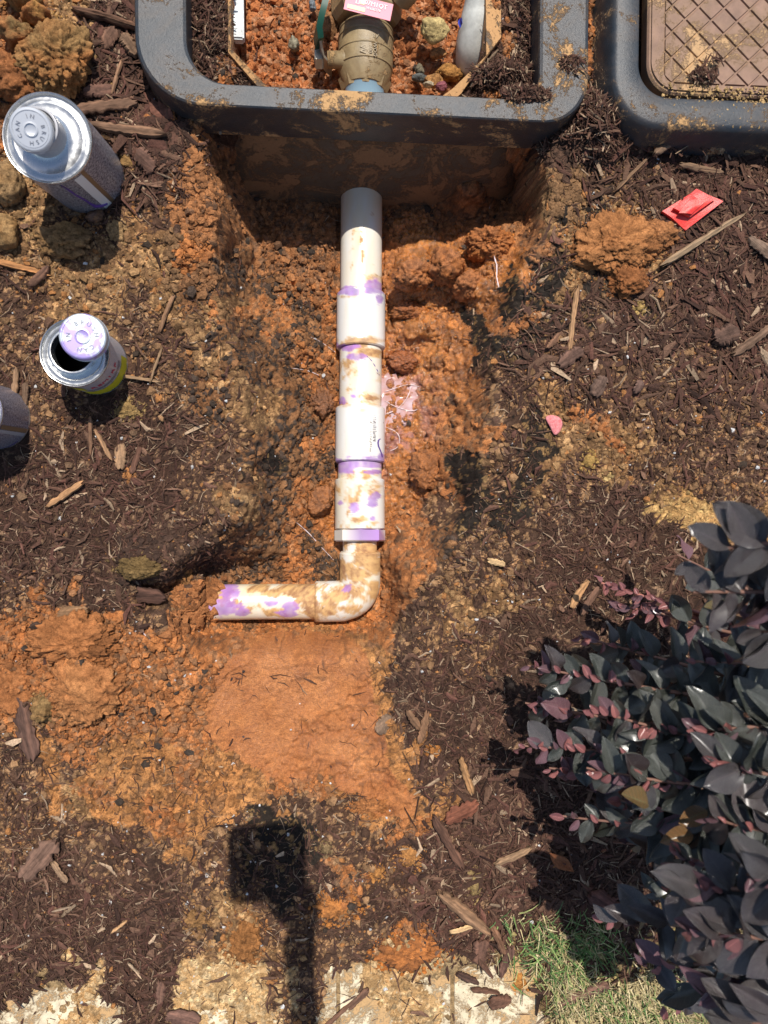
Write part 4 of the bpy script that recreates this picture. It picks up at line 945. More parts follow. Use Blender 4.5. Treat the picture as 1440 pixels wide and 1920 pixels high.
clod('clay_clod', 'small wet clay clod touching the right side of the upper coupling', 'clod', 762, 585, 60, 40, 16, WO, (.3, .1, .03), .3, 53, 5, wet=.5, fine=.08)
clod('clay_clod', 'wet brown clay clod right of the pipe just above the pink puddle', 'clod', 752, 680, 58, 40, 16, (.32, .1, .03), (.4, .13, .04), .3, 54, 5, wet=.7, fine=.1)
clod('clay_clod', 'shiny brown clod left of the pipe beside the lower coupling', 'clod', 604, 756, 50, 55, 15, (.28, .11, .04), None, .33, 55, 5, wet=.6, fine=.1)
clod('clay_clod', 'wet orange lump left of the reducer', 'clod', 600, 940, 58, 62, 16, (.38, .14, .04), None, .2, 56, 5, wet=.6, fine=.07, edge=.3)
clod('clay_clod', 'ochre clod with loose grit right of the lower coupling', 'clod', 800, 880, 75, 75, 12, (.40, .145, .04), None, .3, 57, 5, wet=.5, fine=.1, edge=.3)
for (a_, b_, sx, sy, hz, col, lab, sd, w_) in (
    (768, 1782, 130, 78, 6, (.50, .17, .035), 'bright orange wet clay splat on the edge of the pale paver', 61, .4),
    (634, 1702, 74, 62, 5, (.50, .19, .045), 'orange clay splat right of the phone shadow', 62, .3),
    (690, 1512, 60, 30, 4, (.44, .17, .05), 'orange clay scrap at the lower tip of the scraped clay patch', 63, .3),
    (766, 1605, 54, 52, 4, (.50, .22, .06), 'jagged orange clay scrap on dark mulch left of the bark chips', 64, .3),
    (708, 1636, 24, 26, 4, (.50, .22, .06), 'small orange clay scrap right of the orange splat', 65, .2),
    (812, 1408, 22, 20, 5, (.50, .2, .05), 'small bright orange crumb on mulch right of the scraped patch', 66, .2),
    (460, 1762, 70, 84, 8, (.40, .17, .055), 'cracked orange clod below the phone shadow', 67, .0),
    (370, 1722, 44, 48, 6, (.34, .18, .07), 'brown clod left of the cracked orange clod', 68, .0),
    (976, 1838, 34, 44, 5, (.52, .23, .06), 'orange crumbly clod on the right end of the pale paver', 69, .0),
    (612, 1590, 20, 30, 3, (.3, .2, .1), 'small tan flake above the orange clay splat', 70, 0),
    (890, 1660, 26, 56, 6, (.38, .26, .11), 'tan yellow crumbly clod among bark chips left of the shrub', 71, 0),
    (1103, 864, 27, 34, 6, (.50, .31, .10), 'pale yellow pebble-like clod below the pink petal', 72, 0),
    (1138, 891, 13, 11, 3, (.6, .42, .18), 'tiny pale yellow pebble beside the pale yellow clod', 73, 0),
    (1198, 578, 20, 20, 4, (.42, .28, .1), 'small olive clod below the large orange clod', 74, 0),
    (1345, 268, 52, 34, 8, (.40, .27, .16), 'dusty tan stone below the covered meter box', 75, 0),
    (243, 770, 46, 36, 5, (.36, .23, .09), 'flat ochre clod below the small open can', 76, 0),
    (243, 892, 16, 22, 4, (.46, .2, .07), 'small orange crumb on mulch left of the hole', 77, 0),
    (440, 250, 20, 24, 8, (.25, .13, .05), 'shaded clod under the left corner of the open meter box', 78, 0)):
    clod('clay_splat' if 'splat' in lab or 'scrap' in lab else 'soil_clod', lab, 'clod', a_, b_, sx, sy, hz, col, None, .25, sd, 5 if sx > 40 else 3, wet=w_, fine=.08, edge=1.5 if 'spl' in lab or 'scrap' in lab or 'jag' in lab else .9, lift=.02)
xa, ya, ra, ca_ = [], [], [], []
for (cx_, cy_, rx_, ry_, col_) in CLODS:
    for q in range(int(30+14000*(rx_+ry_)/2*.12*4)):
        a_ = random.random()*6.283; q_ = 1+abs(random.gauss(0, .22)); xa.append(cx_+math.cos(a_)*rx_*q_); ya.append(cy_+math.sin(a_)*ry_*q_); ra.append(.0006+.0016*random.random()**3); kc_ = random.uniform(.55, 1.1); ca_.append([v*kc_ for v in col_])
xa = np.array(xa); ya = np.array(ya); ra = np.array(ra)
build_crumbs('clod_crumbs', xa, ya, gz(xa, ya)+ra*.4, ra, np.array(ca_), .1)
# stones in the gravel inside the meter box
for (a_, b_, sx, sy, hz, col, lab, sd, z_) in (
    (840, 138, 62, 30, 9, (.50, .24, .07), 'rounded orange stone at the foot of the grey pipe', 81, -.03),
    (812, 155, 36, 28, 8, (.44, .22, .08), 'angular orange stone left of the rounded orange stone', 82, -.025),
    (786, 132, 22, 22, 7, (.28, .24, .16), 'grey-green pebble among stones inside the box', 83, -.03),
    (786, 148, 34, 18, 6, (.16, .17, .16), 'flat dark grey stone beside the front rim inside the box', 84, -.03),
    (551, 84, 22, 34, 8, (.34, .31, .22), 'pale grey pointed stone on red clay left of the valve', 85, -.035),
    (586, 14, 16, 22, 7, (.3, .34, .38), 'bluish grey pebble at the top left of the valve handle', 86, -.035),
    (812, 58, 66, 52, 13, (.66, .50, .22), 'pale yellow angular block among the gravel inside the open meter box', 92, -.010),
    (820, 102, 36, 26, 8, (.5, .25, .1), 'orange stone below the yellow foam block', 87, -.03),
    (618, 52, 44, 66, 12, (.36, .18, .08), 'brown rounded clod behind the green handle', 88, -.045),
    (802, 160, 24, 12, 5, (.6, .5, .35), 'cream pebble against the front rim inside the box', 89, -.02),
    (826, 162, 26, 20, 5, (.3, .1, .12), 'purplish chip against the front rim inside the box', 90, -.02)):
    clod('stone', lab, 'stone', a_, b_, sx, sy, hz, col, None, .12, sd, 4, fine=.02, zoff=z_, lift=.2)
def chip(name, label, cat, qx, qy, lpx, wpx, ang, col, th=.003, zoff=None, lift=.002, pitch=0., seed=0, group=None, bend=0., taper=.35):
    """irregular splinter or bark plate; ang in photo degrees, counter-clockwise"""
    c = PG(qx, qy) if zoff is None else P(qx, qy, zoff); k_ = (HC-c.z)/F; Ln, Wd = lpx*k_, wpx*k_
    r_ = np.random.RandomState(seed+100); nu, nv = 18, 7; V = []; ridge = r_.uniform(.3, 1, nv); cols = []
    lo = 1-taper*r_.rand(nu)**2; st_ = r_.uniform(-.06, .06, (2, nv)); wob = np.cumsum(r_.normal(0, .02, nu))
    for sgn in (1, -1):
        for i in range(nu):
            for j in range(nv):
                t = i/(nu-1); a = j/(nv-1)*2-1; tt_ = -.5+t+(st_[0, j]*(1-t)+st_[1, j]*t)
                wprof = (1-abs(2*t-1)**6*.55)*lo[i]
                hh = th*.5*(math.sqrt(max(0, 1-abs(a)**3))*.8+.2)*(.6+.5*ridge[j]+.2*r_.rand())
                V.append((tt_*Ln, a*Wd/2*wprof+wob[i]*Wd+bend*Ln*(2*t-1)**2, sgn*hh+.002*math.sin(t*3+seed)))
                cols.append(np.array(col)*np.array([1, .86, .70])*(.45+.8*ridge[j])*(.8+.4*r_.rand()))
    V = np.array(V); nn = nu*nv; Fc = grid_faces(nu, nv).tolist(); Fc2 = [[q+nn for q in f[::-1]] for f in Fc]
    bd = [i*nv for i in range(nu)]+[(nu-1)*nv+j for j in range(1, nv)]+[i*nv+nv-1 for i in range(nu-2, -1, -1)]+[j for j in range(nv-2, 0, -1)]
    Fb = [[bd[i], bd[i]+nn, bd[(i+1) % len(bd)]+nn, bd[(i+1) % len(bd)]] for i in range(len(bd))]
    Fc = Fc+Fc2+Fb
    me = make_mesh(name, V, Fc, 'bark', True); setcol(me, np.array(cols))
    o = bpy.data.objects.new(name, me); COL.objects.link(o); o.location = (c.x, c.y, c.z+lift+th*.5); o.rotation_euler = (r_.normal(0, .12), -pitch+r_.normal(0, .04), math.radians(ang)); props(o, label, cat, group)
    autosmooth(o, 50); return o
BK = (.10, .055, .045); RB = (.16, .075, .055); GB = (.20, .145, .10); LT = (.42, .27, .15)
CH = [(865, 1520, 66, 34, 25, (.20, .085, .06), 'bark_chip', 'smooth reddish bark chip beside dry twigs, right of the scraped clay', .005),
 (262, 1112, 92, 32, -6, (.075, .045, .04), 'bark_plank', 'flat dark bark plank on the bank left of the pipe end', .004),
 (228, 856, 46, 21, 88, (.27, .19, .13), 'wood_chip', 'upright grey-tan wood chip below the shadow of the small open can', .004),
 (256, 862, 50, 14, 72, (.13, .075, .06), 'bark_chip', 'narrow brown bark sliver just right of the grey-tan wood chip', .003),
 (196, 835, 60, 10, -62, (.30, .2, .13), 'wood_splinter', 'thin splinter left of the grey-tan wood chip', .003),
 (172, 818, 66, 8, 88, (.22, .14, .10), 'wood_splinter', 'dark upright splinter in the shadow of the small open can', .003),
 (125, 928, 80, 13, 33, (.38, .24, .14), 'wood_splinter', 'light tan split stick lying on mulch left of the hole', .004),
 (250, 709, 92, 7, -8, (.3, .22, .15), 'twig', 'thin grey splinter pointing at the hole from the left', .003),
 (48, 1360, 120, 38, -80, (.11, .07, .062), 'bark_strip', 'long dark bark strip below the crumbly tan clod at lower left', .005),
 (85, 1170, 50, 16, 3, (.05, .035, .03), 'bark_chip', 'black bark chip at the top of the lower left clay heap', .004),
 (140, 1145, 54, 22, 8, (.2, .13, .08), 'bark_chip', 'dusty brown bark chip above the lower left clay heap', .005),
 (868, 1702, 118, 27, -38, (.27, .18, .125), 'stick', 'thick split stick lying diagonally left of the grass', .011),
 (930, 1752, 60, 15, -65, (.2, .12, .085), 'stick', 'lower broken end of the thick split stick', .006),
 (868, 1737, 54, 12, 6, (.55, .42, .26), 'wood_splinter', 'pale splinter under the thick split stick', .003),
 (935, 1872, 44, 30, -8, (.12, .07, .055), 'bark_chip', 'rounded dark bark chip lying on the pale paver', .005),
 (908, 1852, 54, 12, -10, (.12, .07, .055), 'stick', 'short dark stick above the rounded chip on the paver', .005),
 (876, 1830, 48, 16, -28, (.085, .055, .05), 'bark_chip', 'dark bark chip beside the orange splat on the paver', .005),
 (900, 1780, 50, 34, 84, (.15, .09, .075), 'bark_chip', 'broad brown bark chip standing above the paver corner', .005),
 (945, 1795, 66, 22, 75, (.13, .08, .07), 'bark_chip', 'long brown bark chip at the left edge of the grass', .006),
 (960, 1600, 74, 15, 22, (.28, .2, .14), 'wood_splinter', 'fibrous tan splinter left of the shrub', .003),
 (840, 1575, 118, 20, -62, (.11, .065, .052), 'bark_strip', 'long brown bark strip below the reddish bark chip', .005),
 (872, 1450, 76, 16, -72, (.35, .22, .12), 'wood_splinter', 'yellowish broken splinter above the reddish bark chip', .005),
 (1085, 1113, 56, 17, 58, (.44, .28, .16), 'wood_chip', 'pale tan wood chip on mulch between hole and shrub', .004),
 (1104, 1126, 58, 16, 62, (.16, .10, .08), 'wood_chip', 'grey-brown wood chip just right of the pale tan chip', .004),
 (928, 1054, 32, 14, -15, (.52, .40, .25), 'wood_chip', 'short pale wood chip right of the pipe elbow', .004),
 (792, 1360, 60, 16, 78, (.24, .15, .10), 'bark_chip', 'brown bark chip with a white fleck, right of the clay patch', .004),
 (776, 1348, 50, 16, -55, (.20, .13, .09), 'bark_chip', 'bark chip leaning on the white-flecked chip', .004),
 (720, 1355, 40, 28, 45, (.2, .15, .12), 'bark_chip', 'grey furry bark flake at the right edge of the clay patch', .003),
 (1315, 452, 180, 13, 32, (.34, .27, .20), 'stick', 'long grey split stick below the folded red plastic', .006),
 (1072, 600, 118, 12, 86, (.36, .24, .15), 'wood_splinter', 'upright tan splinter right of the black humus bank', .004),
 (1066, 672, 52, 30, 35, (.13, .085, .075), 'bark_chip', 'grey-brown bark chip at the foot of the upright tan splinter', .005),
 (1120, 726, 40, 30, 60, (.14, .10, .09), 'bark_chip', 'rounded slate-brown bark chip left of the pink-brown one', .005),
 (1192, 726, 26, 18, 60, (.13, .09, .085), 'bark_chip', 'small squared bark chip right of the rounded slate-brown chip', .005),
 (1038, 640, 44, 14, 45, (.18, .11, .08), 'bark_chip', 'short brown chip beside the humus bank', .003),
 (1120, 440, 50, 8, -50, (.3, .2, .12), 'twig', 'thin twig resting by the large clod', .002),
 (1330, 560, 20, 16, 60, (.13, .08, .07), 'bark_chip', 'small plum-brown chip right of the large clod', .003),
 (1352, 630, 44, 40, 20, (.12, .08, .07), 'bark_chip', 'chunky dark bark piece at the right side', .009),
 (1425, 470, 70, 26, -40, (.18, .14, .12), 'bark_strip', 'grey bark strip at the right edge below the covered box', .005),
 (1405, 640, 90, 20, 35, (.17, .12, .095), 'bark_strip', 'fibrous brown bark strip at the right edge', .005),
 (1245, 275, 62, 18, 40, (.19, .14, .11), 'bark_chip', 'grey-brown bark chip below the covered box corner', .005),
 (1310, 320, 90, 14, -6, (.22, .16, .12), 'stick', 'brown stick lying level below the dusty tan stone', .005),
 (1180, 330, 90, 9, 45, (.2, .14, .1), 'stick', 'thin dark stick slanting towards the corner of the hole', .004),
 (303, 210, 36, 52, 20, (.15, .075, .06), 'bark_chip', 'rounded red-brown bark chip by the corner of the open box', .007),
 (208, 78, 38, 26, 55, (.16, .10, .08), 'bark_chip', 'pinkish brown bark chip left of the open box', .005),
 (246, 92, 44, 26, -52, (.17, .12, .09), 'bark_chip', 'weathered bark chip touching the left side of the open box', .006),
 (205, 43, 110, 16, -12, (.13, .08, .06), 'stick', 'dark stick at the top, left of the open box', .007),
 (190, 175, 52, 26, 10, (.13, .08, .07), 'bark_chip', 'oval plum-brown bark chip above the tall silver can', .005),
 (245, 248, 130, 20, -7, (.15, .10, .075), 'bark_strip', 'long brown bark strip right of the tall silver can', .006),
 (215, 262, 46, 9, -10, (.40, .25, .13), 'wood_splinter', 'pale splinter under the long bark strip', .003),
 (200, 205, 110, 24, 8, (.13, .085, .065), 'bark_strip', 'fibrous brown bark strip above the tall silver can', .005),
 (222, 150, 60, 8, 72, (.26, .17, .12), 'twig', 'pale twig above the fibrous bark strip', .003),
 (275, 305, 40, 34, -40, (.12, .075, .065), 'bark_chip', 'squared bark chip right of the pale tan clod', .005),
 (40, 502, 100, 12, -12, (.42, .23, .11), 'wood_splinter', 'orange-tan splinter at the left edge above the open can', .004),
 (78, 520, 46, 18, 48, (.13, .08, .065), 'bark_chip', 'dark bark chip right of the orange-tan splinter', .005),
 (30, 735, 80, 13, 84, (.24, .17, .12), 'stick', 'grey-brown stick standing above the can at the left edge', .005),
 (50, 742, 44, 12, 84, (.18, .13, .10), 'bark_chip', 'grey bark chip right of the grey-brown stick', .004),
 (315, 590, 66, 8, 66, (.28, .18, .12), 'twig', 'brown twig right of the small open can', .003),
 (295, 685, 70, 5, 72, (.30, .22, .15), 'twig', 'fine forked twig left of the hole', .002),
 (625, 1905, 100, 10, 40, (.15, .09, .07), 'stick', 'dark curved stick on the dusty paver at the bottom edge', .004),
 (345, 1905, 60, 34, -20, (.16, .10, .09), 'bark_chip', 'purplish bark chip at the bottom edge left of the curved stick', .005),
 (302, 1855, 44, 20, 85, (.16, .10, .085), 'bark_chip', 'narrow purplish bark chip above the bottom edge at left', .004),
 (672, 1868, 58, 14, 50, (.16, .1, .08), 'bark_chip', 'dark slanted chip on the pale paver left of the orange splat', .004),
 (75, 1605, 90, 44, 50, (.15, .10, .085), 'bark_plank', 'broad weathered bark plank at lower left', .005),
 (115, 1630, 46, 13, -55, (.3, .22, .16), 'wood_splinter', 'grey splinter on the broad weathered plank', .004),
 (226, 1733, 30, 7, 30, (.48, .32, .19), 'wood_splinter', 'short pale splinter on dark mulch at lower left', .003),
 (255, 1815, 40, 6, -55, (.4, .33, .26), 'twig', 'pale grey twig at lower left near the paver', .003),
 (1130, 1690, 70, 40, -35, (.12, .06, .055), 'bark_chip', 'large dark red bark chip in the shade of the shrub', .006),
 (1090, 1860, 100, 30, 25, (.15, .095, .085), 'bark_strip', 'grey-purple bark strip on the grass', .006)]
for i, (a_, b_, lp, wp, an, col, nm, lab, th) in enumerate(CH): chip(nm, lab, {'bark_chip': 'bark chip', 'bark_plank': 'bark', 'bark_strip': 'bark', 'wood_chip': 'wood chip', 'wood_splinter': 'splinter'}.get(nm, nm), a_, b_, lp, wp, an, col, th, seed=i)
# dry leaf
def flat_leaf(nm, label, cat, qx, qy, lpx, wpx, ang, colr, zl=.004):
    c = PG(qx, qy); k_ = (HC-c.z)/F; V = []; nu = 12
    for i in range(nu+1):
        t = i/nu; wv = math.sin(math.pi*t**.9)*wpx*k_/2
        for a in (-1, -.5, 0, .5, 1): V.append(((t-.5)*lpx*k_, a*wv, zl+.004*a*a*math.sin(t*3)+.002*math.sin(t*7)))
    me = make_mesh(nm, V, grid_faces(nu+1, 5), 'fibre'); setcol(me, np.array(colr)*np.ones((len(V), 1))); o = bpy.data.objects.new(nm, me); COL.objects.link(o)
    mo = o.modifiers.new('s', 'SOLIDIFY'); mo.thickness = .0005
    o.location = c; o.rotation_euler = (0, 0, math.radians(ang)); props(o, label, cat); return o
flat_leaf('dry_leaf', 'russet dry leaf lying in the shade left of the shrub', 'leaf', 1050, 1612, 62, 26, -38, (.30, .11, .045))
# ------------------------------------------------------------------ mulch heaped on boxes
def heap(name, qx, qy, z0, rx, ry, h, n, ln0=.012):
    a = rng.uniform(0, 6.28, n); q = np.sqrt(rng.rand(n)); X_ = []; k_ = (HC-z0)/F; c = P(qx, qy, z0)
    x = c.x+np.cos(a)*q*rx*k_; y = c.y+np.sin(a)*q*ry*k_; z = z0+h*(1-q**2)*rng.rand(n)+.001
    build_slivers(name, x, y, z, ln0*(.35+rng.rand(n)), .0008+.0018*rng.rand(n)**2, rng.uniform(0, 6.28, n), rng.normal(0, .35, n), mulch_col(n, .12), thick=.0009)
heap('mulch_heap_between_boxes', 1108, 235, .012, 62, 62, .030, 1100, .016)
heap('mulch_heap_between_boxes', 1045, 268, .0, 45, 40, .02, 420, .014)
heap('mulch_on_box_ledge', 945, 148, .010, 65, 26, .020, 800, .014)
heap('mulch_on_box_rim', 985, 176, ZR, 48, 16, .006, 300, .007)
heap('mulch_on_box_rim', 1075, 122, ZR, 22, 16, .004, 70, .010)
heap('mulch_on_lid', 1318, 143, ZR-.001, 26, 13, .008, 170, .007)
heap('mulch_on_lid', 1335, 118, ZR, 20, 12, .010, 14, .016)
heap('mulch_on_box_ledge', 385, 60, .004, 32, 110, .015, 700, .016)
heap('mulch_on_box_ledge', 430, 140, .002, 30, 18, .010, 160, .014)
heap('mulch_on_box_ledge', 980, 60, .006, 22, 80, .012, 260, .010)
heap('root_hairs_on_the_bank', 345, 320, .002, 40, 90, .012, 400, .016)
n_ = 900; a = rng.rand(n_); x = P(1240, 200, ZR).x+rng.rand(n_)**.7*.13; y = P(1320, 236, ZR).y+rng.rand(n_)*.036; z = np.full(n_, ZR)
build_crumbs('dirt_on_lid', x, y, z-.001, .0005+.0011*rng.rand(n_)**2, np.array([(.5, .33, .15)])*rng.uniform(.6, 1.2, (n_, 1)))
# ------------------------------------------------------------------ puddle, glue strings, roots
pd = PG(752, 760); pz = pd.z
c0_ = P(748, 782, -.094); rp = []
for i in range(90):
    a_ = i/90*2*math.pi; rr_ = .025*(1+.55*float(fbm(np.cos(a_)*3+9, np.sin(a_)*3+5, 1.6, 3, 4, .6))*2.2); rp.append(Vector((c0_.x+math.cos(a_)*rr_*.95, c0_.y+math.sin(a_)*rr_*1.65, 0)))
PZ = float(np.percentile([gz(v.x, v.y) for v in rp], 45))+.0006
ctr = Vector((c0_.x, c0_.y, 0))
obj('puddle', [Vector((v.x, v.y, PZ)) for v in rp]+[Vector((ctr.x, ctr.y, PZ))], [[i, (i+1) % len(rp), len(rp)] for i in range(len(rp))], 'puddle', None, True, kind='structure')
def gstring(pts, r, lab, nm='glue_string', mt='glue_string', cat='string', lift=.0008, col=None, minz=-9):
    pth = []
    pts = [(a_+random.uniform(-1, 1), b_+random.uniform(-1, 1)) for a_, b_ in pts]
    P_ = [Vector((a_, b_, 0)) for a_, b_ in pts]; P_ = resample(round_path(P_, 20, 5), max(8, int(sum((b-a).length for a, b in zip(P_, P_[1:]))/4)))
    for v in P_:
        g = PG(v.x, v.y); pth.append(Vector((g.x, g.y, max(g.z, minz)+lift)))
    zz = [p.z for p in pth]
    for i in range(1, len(pth)-1): pth[i].z = max(zz[i], (zz[i-1]+zz[i+1])/2)
    L_ = len(pth); rr = [r*.62*(.4+.9*random.random())*(1 if 0 < i < L_-1 else .4) for i in range(L_)]
    return tube_obj(nm, pth, rr, mt, None, 6, True, col=col, label=lab, cat=cat)
gstring([(722, 735), (760, 722), (772, 722), (795, 730), (805, 748), (800, 756)], .0007, 'upper white glue string looping over the pink puddle', minz=PZ)
gstring([(772, 722), (764, 745), (745, 768), (722, 778)], .0008, 'white glue string crossing the pink puddle down to the coupling', minz=PZ)
gstring([(722, 752), (745, 766), (775, 773), (790, 762), (805, 750)], .0008, 'lower white glue string curving right out of the puddle', minz=PZ)
gstring([(722, 800), (740, 808), (750, 818), (748, 838), (730, 846)], .0006, 'short white glue string at the lower end of the puddle', minz=PZ)
gstring([(921, 486), (926, 505), (925, 520), (929, 545)], .0012, 'white glue string hanging on the tall wet clod', lift=.012)
gstring([(582, 632), (600, 640), (628, 660)], .0006, 'thin lilac glue thread left of the upper coupling')
gstring([(540, 690), (580, 695), (600, 705)], .0005, 'faint white glue thread left of the pipe')
gstring([(555, 978), (580, 1000), (600, 1025), (625, 1050)], .0006, 'long white glue thread running to the elbow')
gstring([(268, 1178), (272, 1190), (285, 1200), (293, 1206)], .0009, 'white glue splash on clay below the left end of the pipe')
gstring([(548, 875), (540, 895), (532, 920)], .0012, 'white glue streak on the slope left of the pipe')
gstring([(905, 340), (915, 375), (918, 392)], .0008, 'pale glue drip in the shade right of the hole')
for pts, r, lab in (([(985, 520), (960, 530), (962, 560), (958, 590)], .0007, 'pinkish root on the right bank, uppermost'),
                    ([(1000, 575), (965, 585), (945, 610), (925, 640)], .0006, 'thin forked root crossing the black humus'),
                    ([(960, 612), (985, 618), (1000, 640), (1010, 680)], .0006, 'root hanging down from the fork on the right bank'),
                    ([(1030, 612), (1060, 620), (1082, 640)], .0006, 'fine root right of the upright tan splinter'),
                    ([(262, 1120), (275, 1130), (295, 1133), (312, 1124)], .0006, 'curled straw-coloured root at the dark bark plank'),
                    ([(610, 1895), (640, 1880), (668, 1865)], .0012, 'dark root on the dusty paver'),
                    ([(1395, 250), (1415, 235), (1440, 222)], .0009, 'stem lying against the covered meter box')):
    gstring(pts, r, lab, 'root', 'fibre', 'root', .002, col=(.36, .22, .14) if 'dark' not in lab else (.1, .06, .05))
# ------------------------------------------------------------------ red plastic, petal
rd_ = empty('folded_red_plastic', PG(1296, 392), label='folded piece of red plastic smeared with clay on the mulch', cat='plastic')
def sheet(nm, c4, z0, th, par, wav=.001, mt='red_plastic', seed=0):
    n = 10; V = []; r_ = random.Random(seed)
    for s in (1, -1):
        for i in range(n):
            for j in range(n):
                u_, v_ = i/(n-1), j/(n-1); p = c4[0].lerp(c4[1], u_).lerp(c4[3].lerp(c4[2], u_), v_)
                V.append(Vector((p.x, p.y, p.z+z0+wav*math.sin(u_*5+seed)*math.cos(v_*4+seed)+(th/2 if s > 0 else -th/2))))
    Fc = grid_faces(n, n).tolist(); m_ = n*n; Fb = [[q+m_ for q in f[::-1]] for f in Fc]; bd = [i*n for i in range(n)]+[(n-1)*n+j for j in range(1, n)]+[i*n+n-1 for i in range(n-2, -1, -1)]+[j for j in range(n-2, 0, -1)]
    return autosmooth(obj(nm, V, Fc+Fb+[[bd[i], bd[i]+m_, bd[(i+1) % len(bd)]+m_, bd[(i+1) % len(bd)]] for i in range(len(bd))], mt, par, True))
g_ = gz(PG(1296, 392).x, PG(1296, 392).y)
sheet('bottom_fold', [P(1239, 398, .004), P(1284, 433, .004), P(1352, 380, .010), P(1305, 357, .006)], .001, .004, rd_, .0012)
sheet('top_fold', [P(1260, 392, .010), P(1292, 408, .010), P(1340, 374, .014), P(1303, 356, .012)], .001, .003, rd_, .0012, seed=1)
sheet('inner_fold', [P(1272, 400, .013), P(1296, 402, .014), P(1322, 378, .016), P(1296, 368, .014)], .0005, .002, rd_, .0008, seed=2)
c = PG(1040, 794); V, Fc = ICOS[4]; k_ = (HC-c.z)/F
W_ = V*np.array([13*k_, 20*k_, .0022]); W_[:, 0] += .004*(V[:, 1]**2)*-1; ca, sa = math.cos(.5), math.sin(.5); W_ = np.stack([W_[:, 0]*ca-W_[:, 1]*sa, W_[:, 0]*sa+W_[:, 1]*ca, W_[:, 2]], -1)
obj('pink_petal', W_+np.array((c.x, c.y, c.z+.003)), Fc, 'pink_petal', None, loc=(c.x, c.y, c.z+.002), label='pink kidney-shaped petal on orange soil right of the hole', cat='petal')
# ------------------------------------------------------------------ pavers
def paver(x0, x1, y0, lab, sd, y1=2140, cor=.006):
    q = rect_loop(P(x0, 1900, 0).x, P(0, y1, 0).y, P(x1, 1900, 0).x, P(600, y0, 0).y, (cor,)*4, 6)
    o = loft('paver', [zed(q, -.06), zed(q, -.006), zed([v+(Vector((P((x0+x1)/2, 1950, 0).x, P(0, 1950, 0).y, 0))-v)*.012 for v in q], -.0025)], 'concrete', None, label=lab, cat='paver')
    V = o.data; nq = len(q)
    import bmesh
    bm = bmesh.new(); bm.from_mesh(V); bm.verts.ensure_lookup_table(); bm.faces.new([bm.verts[2*nq+i] for i in range(nq)]); bmesh.ops.recalc_face_normals(bm, faces=bm.faces); bm.to_mesh(V); bm.free(); return o
paver(-260, 296, 1830, 'pale paver at the bottom left corner, mostly buried in mulch', 1)
paver(302, 632, 1785, 'dusty tan paver at the bottom, left of the clay splat', 2)
paver(637, 846, 1780, 'cream paver under the bright orange clay splat', 3)
paver(852, 1032, 1798, 'cream paver at the right end of the row, beside the grass', 4, cor=.012)
# ------------------------------------------------------------------ grass
def blades(name, n, f, lmin, lmax, cols):
    xs_, ys_ = [], []
    while len(xs_) < n:
        a_ = rng.uniform(930, 1500); b_ = rng.uniform(1690, 2050)
        if rng.rand() < f(a_, b_): p = P(a_, b_, 0); xs_.append(p.x); ys_.append(p.y)
    x = np.array(xs_); y = np.array(ys_); z = gz(x, y); ln = rng.uniform(lmin, lmax, n); az = rng.uniform(0, 6.28, n); lean = rng.uniform(.35, 1.25, n); wd = rng.uniform(.0005, .0012, n)
    V = np.zeros((n, 4, 2, 3))
    for s in range(4):
        t = s/3; r = ln*t*np.sin(lean*(.6+.5*t)); h = ln*t*np.cos(lean*(.6+.5*t)); wv = wd*(1-t*.85)
        for q, sg in enumerate((-1, 1)):
            V[:, s, q, 0] = x+np.cos(az)*r-np.sin(az)*wv*sg; V[:, s, q, 1] = y+np.sin(az)*r+np.cos(az)*wv*sg; V[:, s, q, 2] = z+h
    fs = np.array([[s*2, s*2+1, s*2+3, s*2+2] for s in range(3)]); me = make_mesh(name, V.reshape(-1, 3), (fs[None]+np.arange(n)[:, None, None]*8).reshape(-1, 4), 'fibre', True)
    cc = np.array(cols)[rng.randint(0, len(cols), n)]*rng.uniform(.7, 1.25, (n, 1)); setcol(me, np.repeat(cc, 8, 0)); o = bpy.data.objects.new(name, me); COL.objects.link(o); props(o, kind='stuff')
def fg(a_, b_):
    t = np.exp(-(((a_-1045)/60)**2+((b_-1790)/45)**2))*1.1+np.exp(-(((a_-960)/55)**2+((b_-1722)/14)**2))*.25+np.exp(-(((a_-1120)/60)**2+((b_-1745)/40)**2))*.35
    return min(1, t+(.38 if (b_ > 1835+20*math.sin(a_/30) and a_ > 1035) else 0)+(.4 if a_ > 1330 and b_ > 1740 else 0))
blades('grass', 2700, fg, .008, .026, [(.10, .19, .05), (.14, .24, .07), (.20, .28, .09), (.30, .32, .12), (.08, .15, .05)])
blades('dry_grass', 7500, lambda a_, b_: (.9 if (b_ > 1830+20*math.sin(a_/25) and a_ > 1030) else fg(a_, b_)*.45), .006, .020, [(.52, .42, .22), (.44, .36, .18), (.38, .30, .15), (.58, .48, .28)])
